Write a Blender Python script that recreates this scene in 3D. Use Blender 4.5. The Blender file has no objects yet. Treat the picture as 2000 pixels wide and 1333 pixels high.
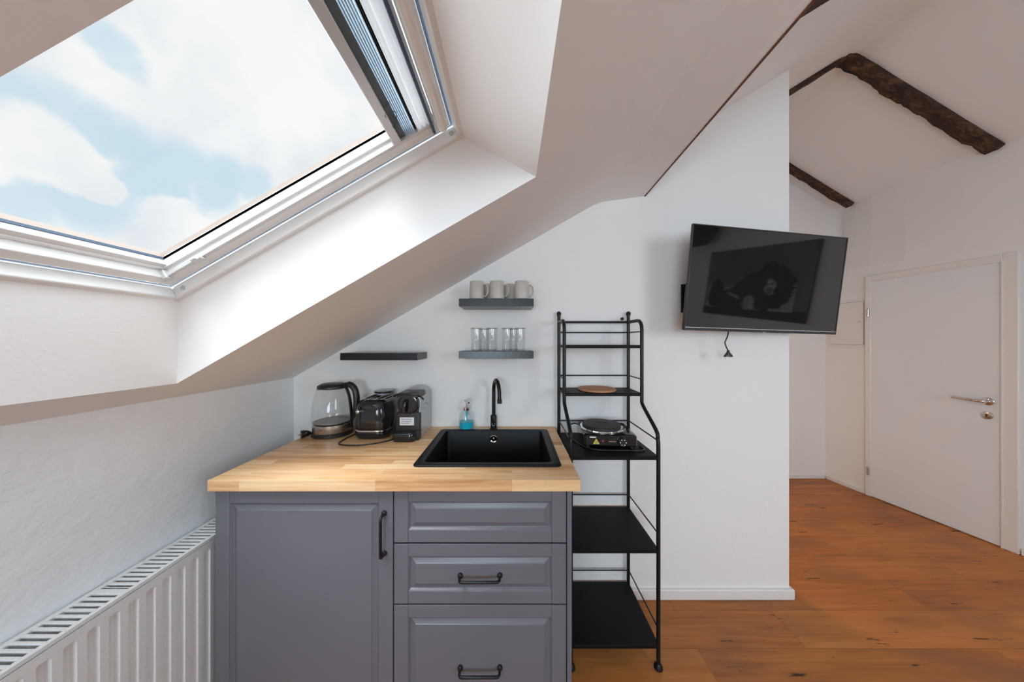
import bpy, math, random
from mathutils import Vector, Matrix

R = math.radians
PI = math.pi
random.seed(11)
SC = bpy.context.scene
COL = SC.collection

# ------------------------------------------------------------------ camera
cam_data = bpy.data.cameras.new('camera')
cam_data.sensor_fit = 'HORIZONTAL'
cam_data.sensor_width = 36.0
cam_data.lens = 36.0 * 582.0 / 2000.0
cam_data.clip_start = 0.01
cam = bpy.data.objects.new('camera', cam_data)
cam.location = (0, 0, 1.41)
cam.rotation_euler = (R(90), 0, 0)
COL.objects.link(cam)
SC.camera = cam

# ------------------------------------------------------------------ exposure
SC.view_settings.view_transform = 'Standard'
SC.view_settings.look = 'None'
SC.view_settings.exposure = 0.0
SC.view_settings.gamma = 1.0
SC.view_settings.use_curve_mapping = False
SC.cycles.max_bounces = 12
SC.cycles.diffuse_bounces = 6
SC.cycles.transparent_max_bounces = 24
SC.cycles.caustics_reflective = False
SC.cycles.caustics_refractive = False
SC.cycles.sample_clamp_indirect = 6.0

# ------------------------------------------------------------------ sky
CLOUD = (0.965, 0.965, 0.96)
BLUE = (0.60, 0.765, 0.87)
SKY_STRENGTH = 1.0


def build_world():
    w = bpy.data.worlds.new('sky')
    SC.world = w
    w.use_nodes = True
    nt = w.node_tree
    nt.nodes.clear()
    N = nt.nodes.new
    L = nt.links.new
    out = N('ShaderNodeOutputWorld')
    bg = N('ShaderNodeBackground')
    tc = N('ShaderNodeTexCoord')
    # wisps: warp the view direction with noise before measuring cloud gaps
    nz = N('ShaderNodeTexNoise')
    nz.inputs['Scale'].default_value = 7.0
    nz.inputs['Detail'].default_value = 6.0
    nz.inputs['Roughness'].default_value = 0.6
    L(tc.outputs['Generated'], nz.inputs['Vector'])
    sub = N('ShaderNodeVectorMath'); sub.operation = 'SUBTRACT'
    L(nz.outputs['Color'], sub.inputs[0]); sub.inputs[1].default_value = (.5, .5, .5)
    scl = N('ShaderNodeVectorMath'); scl.operation = 'SCALE'
    L(sub.outputs[0], scl.inputs[0]); scl.inputs['Scale'].default_value = 0.09
    add = N('ShaderNodeVectorMath'); add.operation = 'ADD'
    L(tc.outputs['Generated'], add.inputs[0]); L(scl.outputs[0], add.inputs[1])
    # gaps in the cloud: (direction, angular radius, weight)
    gaps = [((-.776, .507, .376), .055, .8), ((-.794, .476, .377), .05, .9), ((-.755, .542, .369), .05, .95), ((-.728, .580, .365), .055, 1.0),
            ((-.688, .616, .368), .055, 1.0), ((-.648, .662, .366), .050, 1.0), ((-.610, .700, .375), .045, .85), ((-.665, .668, .330), .055, .95),
            ((-.729, .606, .319), .06, 1.0), ((-.788, .560, .256), .055, .9), ((-.826, .511, .245), .06, .8), ((-.740, .600, .285), .045, .8),
            ((-.69, .512, .511), .035, .8), ((-.69, .532, .49), .03, .7)]
    banks = [((-.808, .49, .325), .060, 1.0), ((-.84, .45, .31), .07, 1.0), ((-.793, .515, .318), .042, 1.0), ((-.783, .543, .302), .036, 1.0), ((-.770, .570, .288), .026, 1.0),
             ((-.729, .633, .262), .045, .95), ((-.705, .660, .255), .035, .8)]
    def patches(items, soft0, soft1):
        prev = None
        for c, r, wgt in items:
            c = Vector(c).normalized()
            d = N('ShaderNodeVectorMath'); d.operation = 'DISTANCE'
            L(add.outputs[0], d.inputs[0]); d.inputs[1].default_value = c
            mr = N('ShaderNodeMapRange'); mr.interpolation_type = 'SMOOTHSTEP'
            mr.inputs['From Min'].default_value = r * soft0
            mr.inputs['From Max'].default_value = r * soft1
            mr.inputs['To Min'].default_value = 0.0
            mr.inputs['To Max'].default_value = wgt
            L(d.outputs['Value'], mr.inputs['Value'])
            if prev is None:
                prev = mr.outputs[0]
            else:
                mx = N('ShaderNodeMath'); mx.operation = 'MAXIMUM'
                L(prev, mx.inputs[0]); L(mr.outputs[0], mx.inputs[1])
                prev = mx.outputs[0]
        return prev
    blue = patches(gaps, 1.25, .5)
    bank = patches(banks, 1.15, .8)
    inv = N('ShaderNodeMath'); inv.operation = 'SUBTRACT'
    inv.inputs[0].default_value = 1.0; L(bank, inv.inputs[1])
    pm = N('ShaderNodeMath'); pm.operation = 'MULTIPLY'
    L(blue, pm.inputs[0]); L(inv.outputs[0], pm.inputs[1])
    prev = pm.outputs[0]
    # soft grey modelling of the clouds
    n2 = N('ShaderNodeTexNoise'); n2.inputs['Scale'].default_value = 4.0
    n2.inputs['Detail'].default_value = 5.0
    L(tc.outputs['Generated'], n2.inputs['Vector'])
    cr = N('ShaderNodeValToRGB')
    cr.color_ramp.elements[0].position = 0.38
    cr.color_ramp.elements[0].color = (0.80, 0.84, 0.88, 1)
    cr.color_ramp.elements[1].position = 0.56
    cr.color_ramp.elements[1].color = (*CLOUD, 1)
    L(n2.outputs['Fac'], cr.inputs['Fac'])
    mix = N('ShaderNodeMix'); mix.data_type = 'RGBA'
    L(prev, mix.inputs['Factor']); L(cr.outputs['Color'], mix.inputs['A'])
    mix.inputs['B'].default_value = (*BLUE, 1)
    L(mix.outputs['Result'], bg.inputs['Color'])
    bg.inputs['Strength'].default_value = SKY_STRENGTH
    L(bg.outputs[0], out.inputs['Surface'])


build_world()


def area_light(name, loc, target, sx, sy, power, color=(1, 1, 1)):
    d = bpy.data.lights.new(name, 'AREA')
    d.shape = 'RECTANGLE'; d.size = sx; d.size_y = sy
    d.energy = power; d.color = color
    o = bpy.data.objects.new(name, d)
    o.location = loc
    o.rotation_euler = (Vector(target) - Vector(loc)).to_track_quat('-Z', 'Y').to_euler()
    COL.objects.link(o)
    return o


# roof slope frame: s runs up the slope, n points out through the roof
TH = math.atan(0.576)
CS, SN = math.cos(TH), math.sin(TH)


def SP(s, y, n):
    return Vector((s * CS - n * SN, y, s * SN + n * CS))


# lamps added to boost the skylight, and fill lamps outside the added rear windows
area_light('added_light_over_skylight', SP(1.1, 1.0, 2.40), SP(0, .7, 1.8), 1.4, 1.2, 16, (0.84, 0.93, 1.0))
area_light('added_light_over_skylight', (-2.6, 1.5, 2.0), (0, .62, 1.95), 1.6, 1.4, 140, (0.84, 0.93, 1.0))
area_light('added_light_over_skylight', SP(.36, .50, 2.75), SP(.36, .62, 1.8), 2.4, 2.0, 20, (0.84, 0.94, 1.0))
area_light('fill_at_added_rear_window', (-.35, -2.05, 1.6), (3.3, 1.0, .8), 1.5, 1.3, 92, (0.70, 0.87, 1.0))
area_light('fill_at_added_rear_window', (2.6, -2.05, 1.85), (-1.2, .5, .6), 1.2, 1.3, 56, (0.76, 0.89, 1.0))
sun_d = bpy.data.lights.new('hazy_sun', 'SUN')
sun_d.energy = 3.5; sun_d.angle = R(34); sun_d.color = (0.97, 0.98, 1.0)
sun = bpy.data.objects.new('hazy_sun', sun_d)
sun.rotation_euler = Vector((.12, .36, -.92)).to_track_quat('-Z', 'Y').to_euler()
COL.objects.link(sun)


# ------------------------------------------------------------------ materials
def mat_new(name):
    m = bpy.data.materials.new(name)
    m.use_nodes = True
    nt = m.node_tree
    return m, nt, nt.nodes['Principled BSDF']


def coords(nt, scale=(1, 1, 1), rot=(0, 0, 0)):
    tc = nt.nodes.new('ShaderNodeTexCoord')
    mp = nt.nodes.new('ShaderNodeMapping')
    mp.inputs['Scale'].default_value = scale
    mp.inputs['Rotation'].default_value = rot
    nt.links.new(tc.outputs['Object'], mp.inputs['Vector'])
    return mp.outputs['Vector']


def simple(name, color, rough=0.5, metal=0.0, bump=0.0, bscale=200.0, var=0.0, spec=0.5, coat=0.0):
    """Plain paint, plastic or metal with a little procedural variation."""
    m, nt, b = mat_new(name)
    b.inputs['Base Color'].default_value = (*color, 1)
    b.inputs['Roughness'].default_value = rough
    b.inputs['Metallic'].default_value = metal
    b.inputs['Specular IOR Level'].default_value = spec
    b.inputs['Coat Weight'].default_value = coat
    v = coords(nt)
    nz = nt.nodes.new('ShaderNodeTexNoise')
    nz.inputs['Scale'].default_value = bscale
    nz.inputs['Detail'].default_value = 3
    nt.links.new(v, nz.inputs['Vector'])
    if bump:
        bp = nt.nodes.new('ShaderNodeBump')
        bp.inputs['Strength'].default_value = bump
        bp.inputs['Distance'].default_value = 0.002
        nt.links.new(nz.outputs['Fac'], bp.inputs['Height'])
        nt.links.new(bp.outputs[0], b.inputs['Normal'])
    if var:
        mx = nt.nodes.new('ShaderNodeMix'); mx.data_type = 'RGBA'
        mx.inputs['A'].default_value = (*[c * (1 - var) for c in color], 1)
        mx.inputs['B'].default_value = (*[min(1, c * (1 + var)) for c in color], 1)
        nt.links.new(nz.outputs['Fac'], mx.inputs['Factor'])
        nt.links.new(mx.outputs['Result'], b.inputs['Base Color'])
    else:
        mr = nt.nodes.new('ShaderNodeMapRange')
        mr.inputs['To Min'].default_value = max(0.02, rough - 0.03)
        mr.inputs['To Max'].default_value = min(1, rough + 0.03)
        nt.links.new(nz.outputs['Fac'], mr.inputs['Value'])
        nt.links.new(mr.outputs[0], b.inputs['Roughness'])
    return m


def plaster(name, color, strength=0.25, scale=55.0, lumps=0.0):
    m, nt, b = mat_new(name)
    b.inputs['Base Color'].default_value = (*color, 1)
    b.inputs['Roughness'].default_value = 0.75
    b.inputs['Specular IOR Level'].default_value = 0.25
    v = coords(nt, (1, 1, 1.6))
    nz = nt.nodes.new('ShaderNodeTexNoise')
    nz.inputs['Scale'].default_value = scale
    nz.inputs['Detail'].default_value = 5
    nt.links.new(v, nz.inputs['Vector'])
    h = nz.outputs['Fac']
    if lumps:
        n2 = nt.nodes.new('ShaderNodeTexNoise')
        n2.inputs['Scale'].default_value = 9
        n2.inputs['Detail'].default_value = 6
        n2.inputs['Roughness'].default_value = 0.65
        nt.links.new(v, n2.inputs['Vector'])
        ad = nt.nodes.new('ShaderNodeMath'); ad.operation = 'MULTIPLY_ADD'
        nt.links.new(n2.outputs['Fac'], ad.inputs[0]); ad.inputs[1].default_value = lumps
        nt.links.new(h, ad.inputs[2])
        h = ad.outputs[0]
    bp = nt.nodes.new('ShaderNodeBump')
    bp.inputs['Strength'].default_value = strength
    bp.inputs['Distance'].default_value = 0.004
    nt.links.new(h, bp.inputs['Height'])
    nt.links.new(bp.outputs[0], b.inputs['Normal'])
    return m


def planks(name, c_dark, c_mid, c_light, length, width, rough, grain=1.0, cracks=False, gap=0.0012, gapcol=0.35, stave=.30):
    """Boards along X: a brick pattern for the staves, stretched noise for the grain."""
    m, nt, b = mat_new(name)
    N = nt.nodes.new; L = nt.links.new
    v = coords(nt)
    br = N('ShaderNodeTexBrick')
    br.offset = 0.37; br.offset_frequency = 2
    br.inputs['Scale'].default_value = 1.0
    br.inputs['Brick Width'].default_value = length
    br.inputs['Row Height'].default_value = width
    br.inputs['Mortar Size'].default_value = gap
    br.inputs['Mortar Smooth'].default_value = 0.1
    br.inputs['Bias'].default_value = 0.0
    br.inputs['Color1'].default_value = (0, 0, 0, 1)
    br.inputs['Color2'].default_value = (1, 1, 1, 1)
    br.inputs['Mortar'].default_value = (.5, .5, .5, 1)
    L(v, br.inputs['Vector'])
    tc2 = coords(nt, (2.2, 34, 34))
    ofs = N('ShaderNodeVectorMath'); ofs.operation = 'MULTIPLY_ADD'
    L(br.outputs['Color'], ofs.inputs[0]); ofs.inputs[1].default_value = (37, 91, 13); L(tc2, ofs.inputs[2])
    g = N('ShaderNodeTexNoise'); g.inputs['Scale'].default_value = 1.0
    g.inputs['Detail'].default_value = 8; g.inputs['Roughness'].default_value = 0.62
    g.inputs['Distortion'].default_value = 0.6
    L(ofs.outputs[0], g.inputs['Vector'])
    tc3 = coords(nt, (1.3, 5, 5))
    g2 = N('ShaderNodeTexNoise'); g2.inputs['Scale'].default_value = 1.0; g2.inputs['Detail'].default_value = 4
    L(tc3, g2.inputs['Vector'])
    s1 = N('ShaderNodeMath'); s1.operation = 'MULTIPLY_ADD'
    L(g.outputs['Fac'], s1.inputs[0]); s1.inputs[1].default_value = grain; s1.inputs[2].default_value = 0.5 - 0.5 * grain
    s2 = N('ShaderNodeMath'); s2.operation = 'MULTIPLY_ADD'
    bw = N('ShaderNodeSeparateColor'); L(br.outputs['Color'], bw.inputs[0])
    L(bw.outputs[0], s2.inputs[0]); s2.inputs[1].default_value = stave; L(s1.outputs[0], s2.inputs[2])
    s3 = N('ShaderNodeMath'); s3.operation = 'MULTIPLY_ADD'
    L(g2.outputs['Fac'], s3.inputs[0]); s3.inputs[1].default_value = 0.5; L(s2.outputs[0], s3.inputs[2])
    sh = N('ShaderNodeMath'); sh.operation = 'SUBTRACT'
    L(s3.outputs[0], sh.inputs[0]); sh.inputs[1].default_value = 0.25 + stave / 2
    cr = N('ShaderNodeValToRGB')
    cr.color_ramp.elements[0].position = 0.22; cr.color_ramp.elements[0].color = (*c_dark, 1)
    cr.color_ramp.elements[1].position = 0.80; cr.color_ramp.elements[1].color = (*c_light, 1)
    e = cr.color_ramp.elements.new(0.5); e.color = (*c_mid, 1)
    L(sh.outputs[0], cr.inputs['Fac'])
    col = cr.outputs['Color']
    if cracks:
        pn = N('ShaderNodeTexNoise'); pn.inputs['Scale'].default_value = 1.0; pn.inputs['Detail'].default_value = 3
        of3 = N('ShaderNodeVectorMath'); of3.operation = 'MULTIPLY_ADD'
        L(br.outputs['Color'], of3.inputs[0]); of3.inputs[1].default_value = (5, 7, 2); L(coords(nt, (1.7, 4.2, 1)), of3.inputs[2])
        L(of3.outputs[0], pn.inputs['Vector'])
        pr = N('ShaderNodeMapRange'); pr.inputs['From Min'].default_value = 0.50; pr.inputs['From Max'].default_value = 0.72
        pr.inputs['To Max'].default_value = 0.55
        L(pn.outputs['Fac'], pr.inputs['Value'])
        mg = N('ShaderNodeMix'); mg.data_type = 'RGBA'
        L(pr.outputs[0], mg.inputs['Factor']); L(col, mg.inputs['A'])
        mg.inputs['B'].default_value = (0.155, 0.082, 0.042, 1)
        col = mg.outputs['Result']
        tc4 = coords(nt, (3.2, 30, 1))
        k = N('ShaderNodeTexNoise'); k.inputs['Scale'].default_value = 1.0; k.inputs['Detail'].default_value = 7
        k.inputs['Roughness'].default_value = 0.7
        of2 = N('ShaderNodeVectorMath'); of2.operation = 'MULTIPLY_ADD'
        L(br.outputs['Color'], of2.inputs[0]); of2.inputs[1].default_value = (11, 17, 3); L(tc4, of2.inputs[2])
        L(of2.outputs[0], k.inputs['Vector'])
        kr = N('ShaderNodeMapRange'); kr.inputs['From Min'].default_value = 0.63; kr.inputs['From Max'].default_value = 0.665
        L(k.outputs['Fac'], kr.inputs['Value'])
        mk = N('ShaderNodeMix'); mk.data_type = 'RGBA'
        L(kr.outputs[0], mk.inputs['Factor']); L(col, mk.inputs['A'])
        mk.inputs['B'].default_value = (0.035, 0.018, 0.010, 1)
        col = mk.outputs['Result']
    gm = N('ShaderNodeMix'); gm.data_type = 'RGBA'; gm.blend_type = 'MULTIPLY'
    L(br.outputs['Fac'], gm.inputs['Factor']); L(col, gm.inputs['A'])
    gm.inputs['B'].default_value = (gapcol, gapcol, gapcol, 1)
    L(gm.outputs['Result'], b.inputs['Base Color'])
    b.inputs['Roughness'].default_value = rough
    b.inputs['Specular IOR Level'].default_value = 0.28
    bp = N('ShaderNodeBump'); bp.inputs['Strength'].default_value = 0.12; bp.inputs['Distance'].default_value = 0.002
    L(g.outputs['Fac'], bp.inputs['Height']); L(bp.outputs[0], b.inputs['Normal'])
    return m


def old_timber(name):
    m, nt, b = mat_new(name)
    N = nt.nodes.new; L = nt.links.new
    v = coords(nt, (2.6, 17, 12), (0, R(4), 0))
    g = N('ShaderNodeTexNoise'); g.inputs['Scale'].default_value = 1.6; g.inputs['Detail'].default_value = 9
    g.inputs['Roughness'].default_value = 0.7; g.inputs['Distortion'].default_value = 0.8
    L(v, g.inputs['Vector'])
    cr = N('ShaderNodeValToRGB')
    cr.color_ramp.elements[0].position = 0.36; cr.color_ramp.elements[0].color = (0.012, 0.006, 0.004, 1)
    cr.color_ramp.elements[1].position = 0.74; cr.color_ramp.elements[1].color = (0.26, 0.125, 0.055, 1)
    e = cr.color_ramp.elements.new(0.53); e.color = (0.060, 0.025, 0.012, 1)
    L(g.outputs['Fac'], cr.inputs['Fac']); L(cr.outputs['Color'], b.inputs['Base Color'])
    b.inputs['Roughness'].default_value = 0.8
    bp = N('ShaderNodeBump'); bp.inputs['Strength'].default_value = 0.9; bp.inputs['Distance'].default_value = 0.012
    L(g.outputs['Fac'], bp.inputs['Height']); L(bp.outputs[0], b.inputs['Normal'])
    return m


def clear(name, tint=(1, 1, 1), refl=0.10, rough=0.02, edge=0.55):
    """Thin clear pane: see-through with a Fresnel reflection."""
    m, nt, b = mat_new(name)
    N = nt.nodes.new; L = nt.links.new
    nt.nodes.remove(b)
    out = nt.nodes['Material Output']
    t = N('ShaderNodeBsdfTransparent'); t.inputs['Color'].default_value = (*tint, 1)
    g = N('ShaderNodeBsdfGlossy'); g.inputs['Roughness'].default_value = rough
    lw = N('ShaderNodeLayerWeight'); lw.inputs['Blend'].default_value = 0.5
    pw = N('ShaderNodeMath'); pw.operation = 'POWER'
    L(lw.outputs['Facing'], pw.inputs[0]); pw.inputs[1].default_value = 4.0
    fr = N('ShaderNodeMath'); fr.operation = 'MULTIPLY_ADD'
    L(pw.outputs[0], fr.inputs[0]); fr.inputs[1].default_value = edge; fr.inputs[2].default_value = refl
    mx = N('ShaderNodeMixShader')
    L(fr.outputs[0], mx.inputs['Fac']); L(t.outputs[0], mx.inputs[1]); L(g.outputs[0], mx.inputs[2])
    L(mx.outputs[0], out.inputs['Surface'])
    return m


def solid_glass(name, color=(1, 1, 1), ior=1.45):
    m, nt, b = mat_new(name)
    b.inputs['Base Color'].default_value = (*color, 1)
    b.inputs['Roughness'].default_value = 0.0
    b.inputs['IOR'].default_value = ior
    b.inputs['Transmission Weight'].default_value = 1.0
    return m


M = dict(
    wall=plaster('white_plaster', (0.865, 0.853, 0.84), 0.22, 55),
    wall_rough=plaster('rough_white_plaster', (0.88, 0.905, 0.925), 0.45, 45, 3.5),
    ceil=plaster('ceiling_plaster', (0.86, 0.85, 0.84), 0.15, 45),
    trimw=simple('white_trim_paint', (0.82, 0.805, 0.78), 0.4, bump=0.05),
    floor=planks('oak_floor', (0.23, 0.078, 0.022), (0.47, 0.168, 0.041), (0.61, 0.250, 0.072), 1.35, 0.195, 0.45, 0.62, True, 0.0012, 0.55, stave=.15),
    block=planks('butcher_block', (0.50, 0.25, 0.10), (0.74, 0.45, 0.225), (0.85, 0.62, 0.37), 0.46, 0.042, 0.33, 1.15, False, 0.0004, 0.75, stave=.42),
    timber=old_timber('old_hewn_timber'),
    strip=simple('stained_wood', (0.16, 0.06, 0.03), 0.5, bump=0.2, var=0.3, bscale=40),
    grey=simple('grey_cabinet_lacquer', (0.142, 0.145, 0.168), 0.36, bump=0.03, bscale=400),
    black=simple('black_metal', (0.006, 0.007, 0.009), 0.36, bump=0.03, bscale=500, spec=.35),
    blackfoil=simple('black_wood_foil', (0.008, 0.0095, 0.0125), 0.28, bump=0.08, bscale=300, spec=.42),
    blackgloss=simple('black_gloss_plastic', (0.012, 0.012, 0.014), 0.12, coat=0.3),
    blackplastic=simple('black_plastic', (0.014, 0.014, 0.015), 0.35),
    sheet=simple('black_sheet_steel', (0.0035, 0.004, 0.005), 0.55, bump=0.06, bscale=600, spec=.22),
    composite=simple('black_composite', (0.0035, 0.004, 0.005), 0.45, bump=0.12, bscale=900, spec=.24),
    chrome=simple('chrome', (0.75, 0.75, 0.76), 0.10, 1.0),
    steel=simple('brushed_steel', (0.62, 0.60, 0.58), 0.28, 1.0),
    silver=simple('silver_plastic', (0.50, 0.51, 0.52), 0.30, 0.35),
    radiator=simple('white_radiator_enamel', (0.80, 0.81, 0.81), 0.28),
    darkgap=simple('dark_gap', (0.03, 0.03, 0.03), 0.8),
    sash=simple('white_window_paint', (0.84, 0.84, 0.83), 0.30),
    alu=simple('aluminium_rail', (0.70, 0.71, 0.715), 0.32, 0.3),
    gasket=simple('blue_grey_gasket', (0.06, 0.10, 0.16), 0.5),
    cladding=simple('outer_flashing', (0.45, 0.37, 0.32), 0.5),
    pane=clear('window_glass', (0.99, 0.995, 0.995), 0.008, edge=0.12),
    jug=clear('jug_glass', (0.95, 0.95, 0.945), 0.05),
    plate=simple('dull_heating_plate', (0.26, 0.245, 0.24), 0.35, 0.8),
    rim=simple('thick_glass_rim', (0.30, 0.31, 0.31), 0.08, spec=.6),
    glass=clear('tumbler_glass', (0.95, 0.955, 0.955), 0.10),
    soapglass=clear('soap_bottle_glass', (0.95, 0.965, 0.965), 0.06),
    soap=simple('blue_liquid_soap', (0.02, 0.52, 0.70), 0.12),
    mug=simple('beige_stoneware', (0.56, 0.525, 0.485), 0.32, var=0.06, bscale=30),
    cork=simple('cork', (0.50, 0.24, 0.12), 0.7, bump=0.4, var=0.25, bscale=180),
    door=simple('white_door_foil', (0.82, 0.86, 0.89), 0.40, bump=0.02),
    screen=None,
    bezel=simple('dark_grey_bezel', (0.030, 0.030, 0.032), 0.35),
    paper=simple('white_paper_label', (0.72, 0.75, 0.79), 0.6),
    print_=simple('grey_print', (0.25, 0.27, 0.32), 0.6),
    red=simple('dark_red_print', (0.28, 0.03, 0.03), 0.5),
    yellow=simple('yellow_warning_print', (0.72, 0.58, 0.10), 0.5),
    pleat_dark=simple('slate_blind_cloth', (0.10, 0.125, 0.145), 0.5),
    castiron=simple('cast_iron_plate', (0.018, 0.018, 0.019), 0.55, bump=0.1, bscale=500),
    canvas=simple('dark_grey_canvas', (0.15, 0.15, 0.148), 0.7, var=0.5, bscale=2.5),
    ink=simple('black_print', (0.012, 0.012, 0.012), 0.7, var=0.3, bscale=30),
    ash=simple('pale_grey_print', (0.42, 0.41, 0.39), 0.7, var=0.9, bscale=22),
)


def screen_mat():
    m, nt, b = mat_new('tv_screen_glass')
    b.inputs['Base Color'].default_value = (0.010, 0.010, 0.011, 1)
    b.inputs['Roughness'].default_value = 0.035
    b.inputs['IOR'].default_value = 1.75
    return m


M['screen'] = screen_mat()


def cloth(name, color, trans):
    m, nt, b = mat_new(name)
    N = nt.nodes.new; L = nt.links.new
    nz = N('ShaderNodeTexNoise'); nz.inputs['Scale'].default_value = 400
    L(coords(nt), nz.inputs['Vector'])
    b.inputs['Base Color'].default_value = (*color, 1); b.inputs['Roughness'].default_value = 0.6
    bp = N('ShaderNodeBump'); bp.inputs['Strength'].default_value = 0.05
    L(nz.outputs['Fac'], bp.inputs['Height']); L(bp.outputs[0], b.inputs['Normal'])
    t = N('ShaderNodeBsdfTranslucent'); t.inputs['Color'].default_value = (*color, 1)
    mx = N('ShaderNodeMixShader'); mx.inputs['Fac'].default_value = trans
    L(b.outputs[0], mx.inputs[1]); L(t.outputs[0], mx.inputs[2])
    L(mx.outputs[0], nt.nodes['Material Output'].inputs['Surface'])
    return m


M['pleat_blue'] = cloth('silver_blue_blind_cloth', (0.80, 0.85, 0.89), 0.55)
M['pleat_white'] = cloth('white_blind_cloth', (0.88, 0.89, 0.90), 0.5)


# ------------------------------------------------------------------ mesh builder
class MB:
    def __init__(s):
        s.v = []; s.f = []

    def add(s, verts, faces):
        o = len(s.v)
        s.v += [Vector(p) for p in verts]
        s.f += [[i + o for i in f] for f in faces]
        return s

    def quad(s, a, b, c, d):
        return s.add([a, b, c, d], [[0, 1, 2, 3]])

    def poly(s, pts):
        return s.add(pts, [list(range(len(pts)))])

    def box(s, x0, x1, y0, y1, z0, z1):
        return s.add([(x0, y0, z0), (x1, y0, z0), (x1, y1, z0), (x0, y1, z0),
                      (x0, y0, z1), (x1, y0, z1), (x1, y1, z1), (x0, y1, z1)],
                     [[0, 3, 2, 1], [4, 5, 6, 7], [0, 1, 5, 4], [1, 2, 6, 5], [2, 3, 7, 6], [3, 0, 4, 7]])

    def hexa(s, p):          # eight corners, bottom four then top four
        return s.add(p, [[0, 3, 2, 1], [4, 5, 6, 7], [0, 1, 5, 4], [1, 2, 6, 5], [2, 3, 7, 6], [3, 0, 4, 7]])

    def loft(s, loops, cap0=True, cap1=True, closed=False):
        n = len(loops[0])
        vs = [p for l in loops for p in l]
        fs = []
        m = len(loops)
        for i in range(m if closed else m - 1):
            j = (i + 1) % m
            for k in range(n):
                q = (k + 1) % n
                fs.append([i * n + k, i * n + q, j * n + q, j * n + k])
        if not closed:
            if cap0: fs.append(list(range(n))[::-1])
            if cap1: fs.append([(m - 1) * n + k for k in range(n)])
        return s.add(vs, fs)

    def lathe(s, prof, c=(0, 0, 0), n=40, cap0=True, cap1=True, sx=1.0, sy=1.0):
        loops = []
        for r, z in prof:
            loops.append([(c[0] + r * sx * math.cos(2 * PI * k / n), c[1] + r * sy * math.sin(2 * PI * k / n), c[2] + z) for k in range(n)])
        return s.loft(loops, cap0, cap1)

    def tube(s, pts, r, n=12, rb=None, cap=True):
        """Round (or elliptical: rb) tube along a path; r may be a list."""
        pts = [Vector(p) for p in pts]
        rs = r if isinstance(r, (list, tuple)) else [r] * len(pts)
        t0 = (pts[1] - pts[0]).normalized()
        up = Vector((0, 0, 1)) if abs(t0.z) < 0.9 else Vector((1, 0, 0))
        nrm = (up - t0 * up.dot(t0)).normalized()
        loops = []
        for i, p in enumerate(pts):
            if i == 0: t = t0
            elif i == len(pts) - 1: t = (pts[i] - pts[i - 1]).normalized()
            else: t = ((pts[i] - pts[i - 1]).normalized() + (pts[i + 1] - pts[i]).normalized()).normalized()
            nrm = (nrm - t * nrm.dot(t)).normalized()
            bn = t.cross(nrm)
            a = rs[i]; b_ = a if rb is None else rb * a / rs[0]
            loops.append([p + nrm * (a * math.cos(2 * PI * k / n)) + bn * (b_ * math.sin(2 * PI * k / n)) for k in range(n)])
        return s.loft(loops, cap, cap)

    def sphere(s, c, r, n=16, m=10, sz=1.0):
        prof = [(max(1e-5, r * math.sin(PI * i / m)), -r * sz * math.cos(PI * i / m)) for i in range(m + 1)]
        return s.lathe(prof, c, n)

    def xform(s, fn):
        s.v = [Vector(fn(p)) for p in s.v]
        return s


def arc(c, r, a0, a1, n, plane='yz', u=None, v=None):
    c = Vector(c)
    ax = {'yz': (Vector((0, 1, 0)), Vector((0, 0, 1))), 'xz': (Vector((1, 0, 0)), Vector((0, 0, 1))), 'xy': (Vector((1, 0, 0)), Vector((0, 1, 0)))}[plane] if u is None else (u, v)
    return [c + ax[0] * (r * math.cos(a0 + (a1 - a0) * i / n)) + ax[1] * (r * math.sin(a0 + (a1 - a0) * i / n)) for i in range(n + 1)]


def smooth_path(pts, k=6):
    """Catmull-Rom through the given points."""
    P = [Vector(p) for p in pts]
    P = [P[0] * 2 - P[1]] + P + [P[-1] * 2 - P[-2]]
    out = []
    for i in range(1, len(P) - 2):
        for j in range(k):
            t = j / k
            a, b, c, d = P[i - 1], P[i], P[i + 1], P[i + 2]
            out.append(0.5 * ((2 * b) + (c - a) * t + (2 * a - 5 * b + 4 * c - d) * t * t + (3 * b - a - 3 * c + d) * t ** 3))
    out.append(P[-2])
    return out


def rrect(x0, x1, y0, y1, r, z, k=6):
    r = min(r, (x1 - x0) / 2 - 1e-4, (y1 - y0) / 2 - 1e-4)
    pts = []
    for cx, cy, a in ((x1 - r, y1 - r, 0), (x0 + r, y1 - r, PI / 2), (x0 + r, y0 + r, PI), (x1 - r, y0 + r, 1.5 * PI)):
        for i in range(k + 1):
            t = a + PI / 2 * i / k
            pts.append((cx + r * math.cos(t), cy + r * math.sin(t), z))
    return pts


def wloc(o):
    v = Vector((0, 0, 0))
    while o is not None:
        v += o.location
        o = o.parent
    return v


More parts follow.
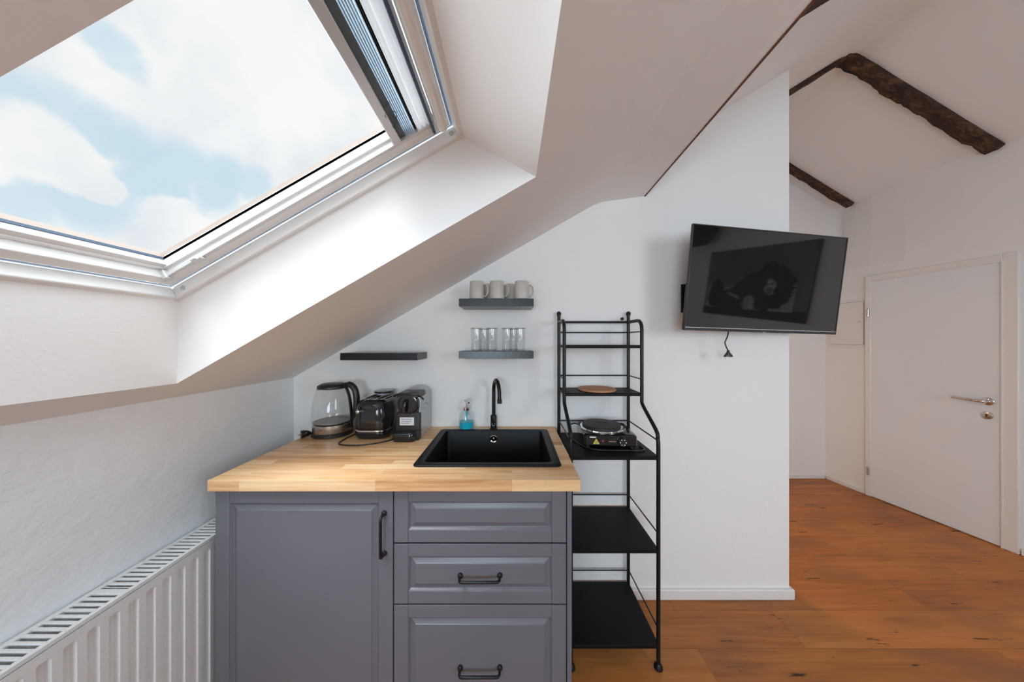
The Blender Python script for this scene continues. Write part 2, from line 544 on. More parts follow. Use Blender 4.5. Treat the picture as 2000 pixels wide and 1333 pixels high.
def part(name, mb, mat, parent=None, smooth=35, bevel=0.0, label=None, seg=2, base=None, solid=0.0):
    """Link a builder's shape as ONE mesh object; shapes are given in world space."""
    me = bpy.data.meshes.new(name)
    off = wloc(parent) if parent is not None else Vector(base or (0, 0, 0))
    me.from_pydata([tuple(p - off) for p in mb.v], [], mb.f)
    me.materials.append(mat)
    me.validate()
    import bmesh
    bm = bmesh.new(); bm.from_mesh(me)
    bmesh.ops.recalc_face_normals(bm, faces=bm.faces)
    bm.to_mesh(me); bm.free()
    if smooth:
        for p in me.polygons: p.use_smooth = True
        me.set_sharp_from_angle(angle=R(smooth))
    o = bpy.data.objects.new(name, me)
    COL.objects.link(o)
    if parent is not None:
        o.parent = parent
    else:
        o.location = off
    if bevel:
        bv = o.modifiers.new('bevel', 'BEVEL')
        bv.width = bevel; bv.segments = seg; bv.limit_method = 'ANGLE'; bv.angle_limit = R(40)
        bv.harden_normals = False
    if solid:
        sd = o.modifiers.new('thickness', 'SOLIDIFY'); sd.thickness = solid; sd.offset = 0
    if label: o['label'] = label
    return o


def thing(name, label, cat, loc=(0, 0, 0), group=None):
    o = bpy.data.objects.new(name, None)
    o.empty_display_size = 0.05
    COL.objects.link(o)
    o.location = loc
    tag(o, label, cat, group)
    return o


def tag(o, label, cat, group=None):
    o['label'] = label; o['category'] = cat
    if group: o['group'] = group
    return o


def struct(o, label, cat):
    o['kind'] = 'structure'
    return tag(o, label, cat)


def copy_thing(root, loc, rotz=0.0, label=None):
    r = root.copy(); COL.objects.link(r)
    r.location = loc; r.rotation_euler = (0, 0, rotz)
    if label: r['label'] = label
    for ch in list(root.children):
        c = ch.copy(); COL.objects.link(c); c.parent = r
        for g in list(ch.children):
            d = g.copy(); COL.objects.link(d); d.parent = c
    return r


# ------------------------------------------------------------------ the room
YB = 1.635                   # kitchen wall
XL = -1.197                  # low left wall
YH = 3.06                    # far wall of the hall
YR = -1.80                   # rear wall behind the viewer
XE = 1.520                   # free end of the kitchen wall
RX, RZ = 2.31, 3.39          # ridge of the open roof


def slope_z(x): return 1.210 + 0.576 * (x + 1.197)
def roof_l(x): return RZ - 0.62 * (RX - x)
def roof_r(x): return RZ - 0.617 * (x - RX)
def wall_rx(y): return 3.615 - 0.13 * y


NRM = math.hypot(1, .13)


def RW(y, off, z):
    """Point on the slightly turned right wall: off = distance out into the room."""
    return Vector((wall_rx(y) - off / NRM, y - .13 * off / NRM, z))


b = MB(); b.quad((XL, YR, 0), (4.0, YR, 0), (4.0, YH, 0), (XL, YH, 0))
struct(part('floor', b, M['floor'], smooth=0), 'reddish brown oak plank floor with dark cracks and knots', 'floor')

b = MB(); b.quad((XL, YR, 0), (XL, YB, 0), (XL, YB, slope_z(XL)), (XL, YR, slope_z(XL)))
struct(part('wall_left', b, M['wall_rough'], smooth=0), 'low uneven white wall under the slope behind the radiator', 'wall')

b = MB()
b.poly([(XL, YB, 0), (XE, YB, 0), (XE, YB, roof_l(XE) + .01), (.725, YB, roof_l(.725) + .01), (.725, YB, 2.205), (.54, YB, 2.19), (.463, YB, 2.18), (XL, YB, slope_z(XL) + .03)])
YP = YB + .13
b.quad((XE, YB, 0), (XE, YP, 0), (XE, YP, roof_l(XE) + .01), (XE, YB, roof_l(XE) + .01))
b.poly([(.2, YP, 0), (XE, YP, 0), (XE, YP, roof_l(XE) + .01), (.2, YP, roof_l(.2) + .01)])
b.quad((.2, YP, 0), (.2, YH, 0), (.2, YH, roof_l(.2) + .01), (.2, YP, roof_l(.2) + .01))
struct(part('wall_back', b, M['wall'], smooth=0), 'white kitchen wall carrying the black shelves and ending in a free edge', 'wall')

b = MB(); b.poly([(.2, YH, 0), (3.6, YH, 0), (3.6, YH, 2.7), (RX, YH, RZ + .03), (.2, YH, roof_l(.2) + .03)])
struct(part('wall_far', b, M['wall'], smooth=0), 'narrow white wall at the far end of the passage', 'wall')

# right wall: straight below, its upper far corner stands back a little
ys = [YR, 1.6, 2.2, 2.5, 2.74, 2.9, YH]
back = [0, 0, 0, .012, .05, .10, .175]
zs = [0, 1.0, 1.85, 2.1, 2.4]
fz = [0, 0, 0, .5, 1.0]
grid = []
for y, bk in zip(ys, back):
    col = [(wall_rx(y) + bk * f, y, z) for z, f in zip(zs, fz)]
    x = wall_rx(y) + bk
    col.append((x, y, roof_r(x) + .02))
    grid.append(col)
b = MB()
for i in range(len(ys) - 1):
    for j in range(len(zs)):
        b.quad(grid[i][j], grid[i + 1][j], grid[i + 1][j + 1], grid[i][j + 1])
struct(part('wall_right', b, M['wall'], smooth=60), 'white wall on the right with the door and meter panel', 'wall')

# unseen rear wall, with two window openings added to let fill light in
b = MB()
def hole_wall(b, x0, x1, z0, z1, holes, y):
    xs = sorted({x0, x1, *[h[0] for h in holes], *[h[1] for h in holes]})
    zz = sorted({z0, z1, *[h[2] for h in holes], *[h[3] for h in holes]})
    for i in range(len(xs) - 1):
        for j in range(len(zz) - 1):
            cx, cz = (xs[i] + xs[i + 1]) / 2, (zz[j] + zz[j + 1]) / 2
            if any(h[0] < cx < h[1] and h[2] < cz < h[3] for h in holes): continue
            b.quad((xs[i], y, zz[j]), (xs[i + 1], y, zz[j]), (xs[i + 1], y, zz[j + 1]), (xs[i], y, zz[j + 1]))
HOLES = [(-.70, .80, .85, 2.10), (2.0, 3.2, .95, 2.25)]
hole_wall(b, XL, 4.0, 0, 3.6, HOLES, YR)
struct(part('wall_rear', b, M['wall'], smooth=0), 'unseen white rear wall with two windows added for fill light', 'wall')

# low sloped ceiling with the skylight shaft
AX, BX, Y0, Y1 = -1.090, 0.078, 0.261, 0.970
N0, S0, S1 = 1.880, -0.170, 0.898            # inner face of the roof window
b = MB()
def cq(xa, xb, ya, yb): b.quad((xa, ya, slope_z(xa)), (xb, ya, slope_z(xb)), (xb, yb, slope_z(xb)), (xa, yb, slope_z(xa)))
cq(XL, AX, YR, YB); cq(BX, .40, YR, YB); cq(AX, BX, YR, Y0); cq(AX, BX, Y1, YB)
def edge(y): return .725 - .0134 * (YB - y), 2.205 + .0147 * (YB - y)      # its free edge is a touch out of parallel
def low_prof(y):
    ex, ez = edge(y)
    return [(.40, slope_z(.40)), (.445, slope_z(.445) - .002), (.49, 2.1725 + (ez - 2.205) * .2), (.54, 2.180 + (ez - 2.205) * .4), (ex, ez), (ex, roof_l(ex) + .02)]
pa_, pb_ = low_prof(YR), low_prof(YB)
for k in range(5):
    b.quad((pa_[k][0], YR, pa_[k][1]), (pa_[k + 1][0], YR, pa_[k + 1][1]), (pb_[k + 1][0], YB, pb_[k + 1][1]), (pb_[k][0], YB, pb_[k][1]))
for ya_, yb_ in ((Y0, Y1),):
    A0, A1 = Vector((AX, ya_, slope_z(AX))), Vector((AX, yb_, slope_z(AX)))
    B0, B1 = Vector((BX, ya_, slope_z(BX))), Vector((BX, yb_, slope_z(BX)))
    a0, a1 = SP(S0, ya_, N0), SP(S0, yb_, N0)
    b0, b1 = SP(S1, ya_, N0), SP(S1, yb_, N0)
    b.quad(A0, A1, a1, a0); b.quad(B0, B1, b1, b0); b.quad(A1, B1, b1, a1); b.quad(A0, B0, b0, a0)
ceil_o = part('ceiling', b, M['ceil'], smooth=0)
struct(ceil_o, 'low sloping white ceiling with the deep skylight shaft', 'ceiling')
for p in ceil_o.data.polygons: p.use_smooth = False

# open gable roof on the right
b = MB()
prof = [(.19, roof_l(.19)), (.67, roof_l(.67)), (RX - .08, roof_l(RX - .08))]
for i in range(1, 8):
    t = i / 8
    p0 = Vector((RX - .08, roof_l(RX - .08))); p1 = Vector((RX, RZ)); p2 = Vector((RX + .08, roof_r(RX + .08)))
    q = p0 * (1 - t) ** 2 + p1 * 2 * t * (1 - t) + p2 * t * t
    prof.append((q.x, q.y))
prof += [(RX + .08, roof_r(RX + .08)), (4.0, roof_r(4.0))]
for (xa, za), (xb, zb) in zip(prof, prof[1:]):
    b.add([(xa, YR, za), (xb, YR, zb), (xb, YH, zb), (xa, YH, za)], [[0, 1, 2, 3]])
struct(part('ceiling', b, M['ceil'], smooth=0), 'open gable ceiling above the passage with a rounded ridge', 'ceiling')
rc = bpy.data.objects['ceiling.001'].data
for p in rc.polygons: p.use_smooth = True

# thin stained strip along the free edge of the low ceiling
b = MB(); l4 = []
for y in (YR, YB - .002):
    ex, ez = edge(y)
    l4.append([(ex, y, ez - .003), (ex + .006, y, ez - .003), (ex + .006, y, ez + .04), (ex, y, ez + .04)])
b.loft(l4)
struct(part('trim_1', b, M['strip'], smooth=0), 'thin dark wood strip along the edge of the low ceiling', 'trim')

# baseboards
b = MB(); b.box(.26, XE + .018, YB - .018, YB, 0, .056); b.box(XE, XE + .018, YB, YB + .13, 0, .056)
struct(part('baseboard_back', b, M['trimw'], bevel=.005), 'white baseboard along the kitchen wall', 'baseboard')
b = MB(); b.box(.22, wall_rx(YH) - .016, YH - .014, YH, 0, .04)
struct(part('baseboard_far', b, M['trimw'], bevel=.004), 'white baseboard at the far end of the passage', 'baseboard')
def wall_box(b, ya, yb, o0, o1, z0, z1):
    return b.hexa([RW(ya, o1, z0), RW(ya, o0, z0), RW(yb, o0, z0), RW(yb, o1, z0), RW(ya, o1, z1), RW(ya, o0, z1), RW(yb, o0, z1), RW(yb, o1, z1)])
b = wall_box(MB(), 2.742, YH - .016, 0, .014, 0, .04)
wall_box(b, YR + .02, 1.962, 0, .014, 0, .04)
struct(part('baseboard_right', b, M['trimw'], bevel=.004), 'white baseboard along the right wall', 'baseboard')

# ------------------------------------------------------------------ rafters
def rafter(p0, p1, w, h, label, jag=.006, seg=46, ends=None):
    """Hewn timber from p0 to p1 (top faces on the roof), w along Y, h downwards."""
    p0, p1 = Vector(p0), Vector(p1)
    d = (p1 - p0).normalized()
    yv = Vector((0, 1, 0)); dn = d.cross(yv)
    if dn.z > 0: dn = -dn
    b = MB(); loops = []
    for i in range(seg + 1):
        t = i / seg
        p = p0.lerp(p1, t)
        prof = [(-.5, -.05), (-.5, .45), (-.46, .90), (-.40, 1.0), (0, 1.02), (.40, 1.0), (.46, .90), (.5, .45), (.5, -.05)]
        if not jag: prof = [(-.5, -.05), (-.5, .45), (-.5, .97), (-.48, 1.0), (0, 1.0), (.48, 1.0), (.5, .97), (.5, .45), (.5, -.05)]
        loop = []
        for k, (a, c) in enumerate(prof):
            j = jag if 0 < k < 8 else 0
            w1 = j * 1.5 * math.sin(t * 17 + k * 1.3) + j * 1.1 * math.sin(t * 41 + k * 2.1)
            loop.append(p + yv * (a * w + random.uniform(-j, j) * .8 + w1) + dn * (c * h + random.uniform(-j, j) * .6 + w1 * .5))
        loops.append(loop)
    b.loft(loops)
    o = part('rafter', b, M['timber'], smooth=25, base=(p0 + p1) / 2)
    return tag(o, label, 'beam', 'exposed rafters')


def beam_at(y, x0, x1, side, w, h, label, jag=.006):
    f = roof_l if side == 'l' else roof_r
    return rafter((x0, y, f(x0)), (x1, y, f(x1)), w, h, label, jag)


beam_at(2.065, RX - .035, 3.345, 'r', .088, .036, 'thick rough dark rafter running down to the wall above the door', .0035)
beam_at(2.075, XE - .5, RX - .012, 'l', .058, .028, 'dark rafter on the left slope meeting the thick rough rafter at the ridge', .001)
beam_at(2.93, RX + .02, 3.33, 'r', .060, .040, 'short dark rafter at the far end of the passage beside the kitchen wall edge', .002)
beam_at(2.94, XE - .5, RX - .03, 'l', .06, .03, 'dark rafter on the far left slope behind the kitchen wall', .001)
beam_at(.71, .637, RX - .03, 'l', .12, .150, 'brown planed rafter showing past the edge of the low ceiling', 0)
beam_at(.71, RX + .02, 3.5, 'r', .12, .06, 'dark rafter on the right slope near the viewer', .004)
beam_at(-.95, RX + .02, 3.70, 'r', .34, .26, 'thick dark rafter mirrored in the top corner of the television', .004)


# warm ceiling lamp in the passage, out of sight behind the kitchen wall
LX, LY, LZ = 1.15, 2.50, 1.90
lm = thing('pendant_lamp', 'white dome pendant lamp glowing warm behind the kitchen wall', 'pendant lamp', (LX, LY, LZ))
gl, gnt, gb = mat_new('lamp_glass')
gb.inputs['Base Color'].default_value = (.9, .85, .78, 1)
gb.inputs['Emission Color'].default_value = (1.0, .60, .30, 1)
gb.inputs['Emission Strength'].default_value = 62
part('lamp_globe', MB().sphere((LX, LY, LZ), .08, 24, 14), gl, lm, smooth=60)
b = MB().lathe([(.15, -.035), (.145, .02), (.12, .075), (.06, .11), (.012, .12), (.012, .125), (.065, .116), (.125, .08), (.151, .022), (.155, -.035)], (LX, LY, LZ), 36, False, False)
part('lamp_shade', b, M['trimw'], lm, smooth=60)
part('stem', MB().tube([(LX, LY, LZ + .121), (LX, LY, roof_l(LX) - .004)], .006, 10), M['trimw'], lm)
part('ceiling_rose', MB().lathe([(.0, 0), (.04, .004), (.045, .03), (.0, .03)], (LX, LY, roof_l(LX) - .035), 24, False, False), M['trimw'], lm)

# ------------------------------------------------------------------ roof window
def sbar(b, s0, s1, y0, y1, n0, n1):
    c = [(s0, y0, n0), (s1, y0, n0), (s1, y1, n0), (s0, y1, n0), (s0, y0, n1), (s1, y0, n1), (s1, y1, n1), (s0, y1, n1)]
    return b.hexa([SP(*p) for p in c])


def sring(b, s0, s1, y0, y1, d, n0, n1):
    """Four bars of width d inside the rectangle."""
    sbar(b, s0, s1, y0, y0 + d, n0, n1); sbar(b, s0, s1, y1 - d, y1, n0, n1)
    sbar(b, s0, s0 + d, y0 + d, y1 - d, n0, n1); sbar(b, s1 - d, s1, y0 + d, y1 - d, n0, n1)
    return b


win = thing('window_1', 'white roof window over the kitchen, open to a cloudy sky', 'window', SP(S0, Y1, N0))
win['kind'] = 'structure'
b = sring(MB(), S0 - .012, S1 + .012, Y0 - .012, Y1 + .012, .027, N0 - .004, N0 + .034)
part('window_frame', b, M['sash'], win, bevel=.004)
b = sring(MB(), S0 + .008, S1 - .008, Y0 + .008, Y1 - .008, .012, N0 + .042, N0 + .12)
part('seal', b, M['gasket'], win)
b = sring(MB(), S0 + .020, S1 - .020, Y0 + .020, Y1 - .020, .032, N0 + .036, N0 + .098)
part('sash', b, M['sash'], win, bevel=.003)
gs0, gs1, gy0, gy1 = S0 + .076, S1 - .052, Y0 + .058, Y1 - .058
b = sring(MB(), S0 + .052, S1 - .045, Y0 + .050, Y1 - .050, .010, N0 + .064, N0 + .098)
sbar(b, S0 + .050, gs0, Y0 + .055, Y1 - .055, N0 + .070, N0 + .098)
part('sash_lip', b, M['sash'], win, bevel=.002)
b = sring(MB(), gs0 - .006, gs1 + .006, gy0 - .006, gy1 + .006, .008, N0 + .088, N0 + .096)
part('gasket', b, M['gasket'], win)
b = sring(MB(), gs0 - .03, gs1 + .03, gy0 - .034, gy1 + .034, .018, N0 + .110, N0 + .125)
part('flashing', b, M['cladding'], win)
b = MB(); sbar(b, gs0 - .01, gs1 + .01, gy0 - .01, gy1 + .01, N0 + .096, N0 + .099)
part('pane', b, M['pane'], win)
for y in (Y1 - .020, Y0 + .020):
    b = MB(); b.tube([SP(S0 + .036, y + (.006 if y > .5 else -.006), N0 + .004), SP(S0 + .036, y + (.0005 if y > .5 else -.0005), N0 + .006)], .0085, 16)
    b = MB()
for y, s in ((Y1, S0 + .045), (Y1, S1 - .03)):
    b = MB(); b.tube([SP(s, y - .0165, N0 + .016), SP(s, y - .0130, N0 + .016)], .0070, 18)
    part('screw_cap', b, M['steel'], win)
# long ventilation grip along the top
b = MB()
sec = [(-.016, 0), (-.012, -.013), (0, -.018), (.012, -.013), (.016, 0), (.012, .012), (-.012, .012)]
b.loft([[SP(S1 - .050 + p[0], y, N0 + .022 + p[1]) for p in sec] for y in (Y0 + .06, Y1 - .075, Y1 - .060, Y1 - .050)])
part('grip_bar', b, M['sash'], win, smooth=50, bevel=.002)
b = MB(); sbar(b, S1 - .082, S1 - .074, Y0 + .03, Y1 - .03, N0 + .030, N0 + .040)
part('seal_strip', b, M['gasket'], win)

# pleated blind, pushed up
bl = thing('pleated_blind', 'folded blue grey pleated blind pushed up to the top of the roof window', 'blind', SP(.70, Y1 - .05, N0 + .05))
ya, yb = Y0 + .062, Y1 - .058
b = MB(); sbar(b, .690, .716, ya, yb, N0 + .036, N0 + .064)
part('bottom_bar', b, M['alu'], bl, bevel=.003)
b = MB(); sbar(b, .716, .735, ya, yb, N0 + .046, N0 + .066)
part('cloth_band', b, M['pleat_dark'], bl, bevel=.001)


def pleats(s0, s1, k, na, nb):
    b = MB(); pts = []
    for i in range(2 * k + 1):
        pts.append((s0 + (s1 - s0) * i / (2 * k), na if i % 2 == 0 else nb))
    th = .0012
    for (sa, n_a), (sb, n_b) in zip(pts, pts[1:]):
        c = [(sa, ya, n_a), (sb, ya, n_b), (sb, yb, n_b), (sa, yb, n_a)]
        b.hexa([SP(*p) for p in c] + [SP(p[0], p[1], p[2] + th) for p in c])
    return b


part('cloth_fold', pleats(.735, .768, 6, N0 + .046, N0 + .066), M['pleat_blue'], bl, smooth=0)
part('cloth_fold', pleats(.768, .776, 2, N0 + .046, N0 + .054), M['pleat_dark'], bl, smooth=0)
b = MB()
for s in (.785, .801, .8155):
    b.loft([[SP(s + .0078 * math.cos(a * PI / 5), y, N0 + .052 + .013 * math.sin(a * PI / 5)) for a in range(10)] for y in (ya, yb)])
part('cloth_roll', b, M['pleat_white'], bl, smooth=60)
b = MB(); sbar(b, .822, .834, ya, yb, N0 + .042, N0 + .066)
part('head_rail', b, M['alu'], bl, bevel=.002)
for y, far in ((Y1 - .0545, 1), (Y0 + .0545, -1)):
    h = .0065
    b = MB()
    sbar(b, S0 + .055, .83, y - h, y + h, N0 + .038, N0 + .0405)
    sbar(b, S0 + .055, .83, y + far * h - .001, y + far * h + .001, N0 + .0375, N0 + .064)
    sbar(b, S0 + .055, .83, y - far * h - .001, y - far * h + .001, N0 + .0375, N0 + .050)
    part('side_rail', b, M['alu'], bl, bevel=.0005)
b = MB(); sbar(b, S0 + .155, S0 + .185, Y1 - .0720, Y1 - .0500, N0 + .029, N0 + .0372)
sbar(b, S0 + .161, S0 + .178, Y1 - .083, Y1 - .070, N0 + .026, N0 + .034)
part('rail_catch', b, M['alu'], bl, bevel=.002)
b = MB(); sbar(b, S0 + .048, S0 + .064, Y1 - .068, Y1 - .046, N0 + .030, N0 + .060)
part('rail_end_cap', b, M['alu'], bl, bevel=.003)
for q in range(3):
    pts = []
    for i in range(9):
        pts.append(SP(.715 + .012 * q + random.uniform(-.006, .006), Y1 - .085 - .012 * i - .01 * q, N0 + .040 + random.uniform(-.006, .004)))
    part('cord', MB().tube(smooth_path(pts, 4), .0009, 6), M['pleat_dark'], bl)

# windows added to the unseen rear wall as openings for the fill lamps
for i, (x0, x1, z0, z1) in enumerate(HOLES):
    w = thing('window_%d' % (i + 2), ('wide' if i == 0 else 'narrow') + ' white window added to the unseen rear wall for fill light', 'window', (x0, YR, z0))
    w['kind'] = 'structure'
    b = MB(); d = .06
    for q in ((x0, x0 + d, z0, z1), (x1 - d, x1, z0, z1), (x0 + d, x1 - d, z0, z0 + d), (x0 + d, x1 - d, z1 - d, z1), ((x0 + x1) / 2 - .04, (x0 + x1) / 2 + .04, z0 + d, z1 - d)):
        b.box(q[0], q[1], YR - .05, YR + .02, q[2], q[3])
    part('window_frame', b, M['sash'], w, bevel=.004)
    part('pane', MB().box(x0 + d, x1 - d, YR - .020, YR - .016, z0 + d, z1 - d), M['pane'], w)

# ------------------------------------------------------------------ door in the right wall
dr = thing('door_1', 'plain white door with a chrome lever handle', 'door', RW(2.36, 0, 0))
dr['kind'] = 'structure'
b = MB()
wall_box(b, 1.966, 2.026, -.002, .022, 0, 2.006); wall_box(b, 2.698, 2.738, -.002, .022, 0, 2.0)
wall_box(b, 2.026, 2.698, -.002, .022, 1.955, 2.003)
part('door_frame', b, M['trimw'], dr, bevel=.005)
b = MB(); wall_box(b, 2.022, 2.032, .010, .027, 0, 1.965); wall_box(b, 2.032, 2.70, .010, .027, 1.949, 1.962)
part('door_seal', b, M['trimw'], dr, bevel=.002)
leaf = part('door_leaf', wall_box(MB(), 2.034, 2.703, -.002, .018, .008, 1.950), M['door'], dr, bevel=.002)
hd = part('door_handle', MB().add([], []), M['chrome'], leaf) if False else None


def wall_disc(b, y, z, r, o0, o1, n=28, k=0.8):
    pts = lambda rr, o: [RW(y + rr * math.cos(2 * PI * i / n), o, z + rr * math.sin(2 * PI * i / n)) for i in range(n)]
    return b.loft([pts(r, o0), pts(r, o0 + (o1 - o0) * .6), pts(r * k, o1)])


b = MB(); wall_disc(b, 2.083, .988, .026, .018, .027)
b.tube(smooth_path([RW(2.083, .022, .988), RW(2.083, .05, .988), RW(2.090, .064, .989), RW(2.12, .068, .990), RW(2.165, .068, .993), RW(2.218, .066, .996)], 5),
       [.011] * 5 + [.012] * 5 + [.0115] * 5 + [.010] * 5 + [.009] * 6, 14)
part('door_handle', b, M['chrome'], leaf, smooth=50)
b = MB(); wall_disc(b, 2.088, .889, .026, .018, .025)
kr = part('key_rosette', b, M['steel'], leaf, smooth=50)
b = MB(); wall_disc(b, 2.088, .893, .006, .0246, .0256, 14); wall_box(b, 2.085, 2.091, .0246, .0256, .879, .893)
part('keyhole', b, M['darkgap'], leaf)
for z in (.227, 1.666):
    b = MB(); b.tube([RW(2.712, .028, z - .035), RW(2.712, .028, z + .035)], .0085, 12)
    part('hinge', b, M['steel'], dr, bevel=.001)

# meter panel beside the door
mp = thing('meter_panel', 'flat white flush cupboard hatch in the wall beside the door', 'wall hatch', RW(2.89, 0, 1.36))
b = MB(); wall_box(b, 2.742, 3.035, 0, .006, 1.345, 1.805)
part('panel_frame', b, M['trimw'], mp, bevel=.002)
b = MB(); wall_box(b, 2.752, 3.02, .004, .009, 1.375, 1.780)
part('gap', b, M['print_'], mp)
pd = part('panel_door', wall_box(MB(), 2.755, 3.017, .005, .013, 1.378, 1.777), M['trimw'], mp, bevel=.001)
b = MB(); wall_disc(b, 2.785, 1.590, .010, .012, .016, 18)
part('lock', b, M['steel'], pd)

# ------------------------------------------------------------------ radiator
XR0, XR1, RT = -1.188, -1.080, .703
rad = thing('radiator', 'white ribbed panel radiator along the low left wall', 'radiator', (-1.134, .85, 0))
b = MB()
pitch = .0408
ystart, yend = .14, 1.52
nfl = int((yend - ystart) / pitch)
zt, zb = RT - .030, .12
# front panel: corrugated in Y between zb and zt, with plain borders
prof = []
for i in range(nfl):
    y = ystart + i * pitch + .006
    prof += [(y, 0), (y + .004, -.012), (y + .019, -.012), (y + .023, 0)]
prof = [(ystart, 0)] + prof + [(yend, 0)]
rows = [(RT - .010, 0.0), (zt - .004, 0.0), (zt - .010, 1.0), (zb + .01, 1.0), (zb + .004, 0.0), (zb - .02, 0.0)]
vs = [(XR1 + d * k, y, z) for z, k in rows for y, d in prof]
n = len(prof)
b.add(vs, [[r * n + i, r * n + i + 1, (r + 1) * n + i + 1, (r + 1) * n + i] for r in range(len(rows) - 1) for i in range(n - 1)])
part('front_panel', b, M['radiator'], rad, smooth=30)
b = MB(); b.box(XR0, XR0 + .012, ystart, yend, .10, RT - .010); b.box(XR0 + .012, XR1 - .002, ystart, ystart + .003, .10, RT - .01)
b.box(XR0 + .012, XR1 - .002, yend - .003, yend, .10, RT - .01)
part('back_panel', b, M['radiator'], rad)
b = MB()
for i in range(60):
    y = ystart + .01 + i * .0226
    b.box(XR0 + .020, XR1 - .016, y, y + .0012, .16, RT - .03)
part('convector_fins', b, M['radiator'], rad, smooth=0)
b = MB()
b.box(XR0 - .001, XR0 + .014, ystart, yend, RT - .012, RT); b.box(XR1 - .016, XR1 - .004, ystart, yend, RT - .012, RT)
sp = .0172
k = 0
y = ystart + .004
while y < yend - .01:
    k += 1
    wdt = .0225 if abs(y - .83) < .009 else .0085
    b.box(XR0 + .012, XR1 - .014, y, y + wdt, RT - .006, RT - .001)
    y += sp
part('top_grille', b, M['radiator'], rad, bevel=.0012)
for y in (ystart + .1, yend - .1):
    part('pipe', MB().tube([(-1.134, y, .12), (-1.134, y, 0.0)], .008, 12), M['radiator'], rad)

# ------------------------------------------------------------------ base cabinets
YF = 1.025          # face of the fronts
ZT = .903           # under the worktop


def panel_front(x0, x1, z0, z1, stile=.0485, rail=.048):
    """Framed front: stiles run through, rails between, raised field inside."""
    b = MB(); t = .020
    b.box(x0, x0 + stile, YF, YF + t, z0, z1); b.box(x1 - stile, x1, YF, YF + t, z0, z1)
    b.box(x0 + stile + .0004, x1 - stile - .0004, YF + .0006, YF + t, z1 - rail, z1)
    b.box(x0 + stile + .0004, x1 - stile - .0004, YF + .0006, YF + t, z0, z0 + rail)
    px0, px1, pz0, pz1 = x0 + stile, x1 - stile, z0 + rail, z1 - rail
    rect = lambda i, d: [(px0 + i, YF + d, pz0 + i), (px1 - i, YF + d, pz0 + i), (px1 - i, YF + d, pz1 - i), (px0 + i, YF + d, pz1 - i)]
    b.loft([rect(0, .012), rect(0, .001), rect(.003, .004), rect(.006, .0085), rect(.009, .0095), rect(.024, .0035), rect(.0255, .0012)], True, True)
    return b


def pull(p0, p1, out=.032):
    """Slim bow handle between two posts on a front."""
    p0, p1 = Vector(p0), Vector(p1)
    d = (p1 - p0).normalized(); o = Vector((0, -1, 0))
    r = .010
    path = [p0, p0 + o * (out - r)] + [p0 + o * (out - r) + d * r - d * (r * math.cos(a)) + o * (r * math.sin(a)) for a in (PI / 6, PI / 3, PI / 2)]
    path += [p1 + o * (out - r) - d * r + d * (r * math.cos(a)) + o * (r * math.sin(a)) for a in (PI / 2, PI / 3, PI / 6)] + [p1 + o * (out - r), p1]
    b = MB().tube(path, .0048, 12)
    for p in (p0, p1):
        b.tube([p, p + o * .004, p + o * .0075, p + o * .010], [.0085, .0095, .0085, .005], 14)
    return b


cx0, cx1, dx1, px1 = -1.021, -.4075, .188, .206
c1 = thing('base_cabinet', 'grey base cabinet with one tall framed door beside the radiator', 'cabinet', ((cx0 + cx1) / 2, 1.3, 0), 'grey kitchen base cabinets')
b = MB(); b.box(cx0 + .002, cx0 + .018, YF + .021, 1.60, .10, ZT); b.box(cx1 - .018, cx1 - .001, YF + .021, 1.60, .10, ZT)
b.box(cx0 + .018, cx1 - .018, YF + .021, 1.60, .10, .116); b.box(cx0 + .018, cx1 - .018, 1.59, 1.60, .116, ZT)
part('carcass', b, M['grey'], c1, bevel=.001)
b = MB(); b.box(cx0 + .01, cx1 - .001, YF + .07, YF + .085, 0, .10)
part('plinth', b, M['grey'], c1)
d1 = part('door', panel_front(cx0, cx1 - .0025, .104, .899), M['grey'], c1, smooth=20, bevel=.0012)
part('handle', pull((-.4385, YF, .8185), (-.4385, YF, .681)), M['black'], d1, smooth=50)

c2 = thing('base_cabinet', 'grey base cabinet with three stacked drawers under the sink', 'cabinet', ((cx1 + px1) / 2, 1.3, 0), 'grey kitchen base cabinets')
b = MB(); b.box(cx1 + .001, cx1 + .017, YF + .021, 1.60, .10, ZT); b.box(dx1 - .016, dx1 + .0005, YF + .021, 1.60, .10, ZT)
b.box(cx1 + .017, dx1 - .016, YF + .021, 1.60, .10, .116); b.box(cx1 + .017, dx1 - .016, 1.59, 1.60, .116, ZT)
part('carcass', b, M['grey'], c2, bevel=.001)
part('side_panel', MB().box(dx1 + .002, px1, YF + .002, 1.615, .0, ZT), M['grey'], c2, bevel=.001)
b = MB(); b.box(cx1 + .001, dx1, YF + .07, YF + .085, 0, .10)
part('plinth', b, M['grey'], c2)
for z0, z1, hz in ((.7165, .899, None), (.5055, .7100, .604), (.104, .4995, .2875)):
    dw = part('drawer', panel_front(cx1 + .0015, dx1 - .002, z0, z1, rail=.042), M['grey'], c2, smooth=20, bevel=.0012)
    if hz:
        part('handle', pull((-.1775, YF, hz), (-.042, YF, hz + .001)), M['black'], dw, smooth=50)

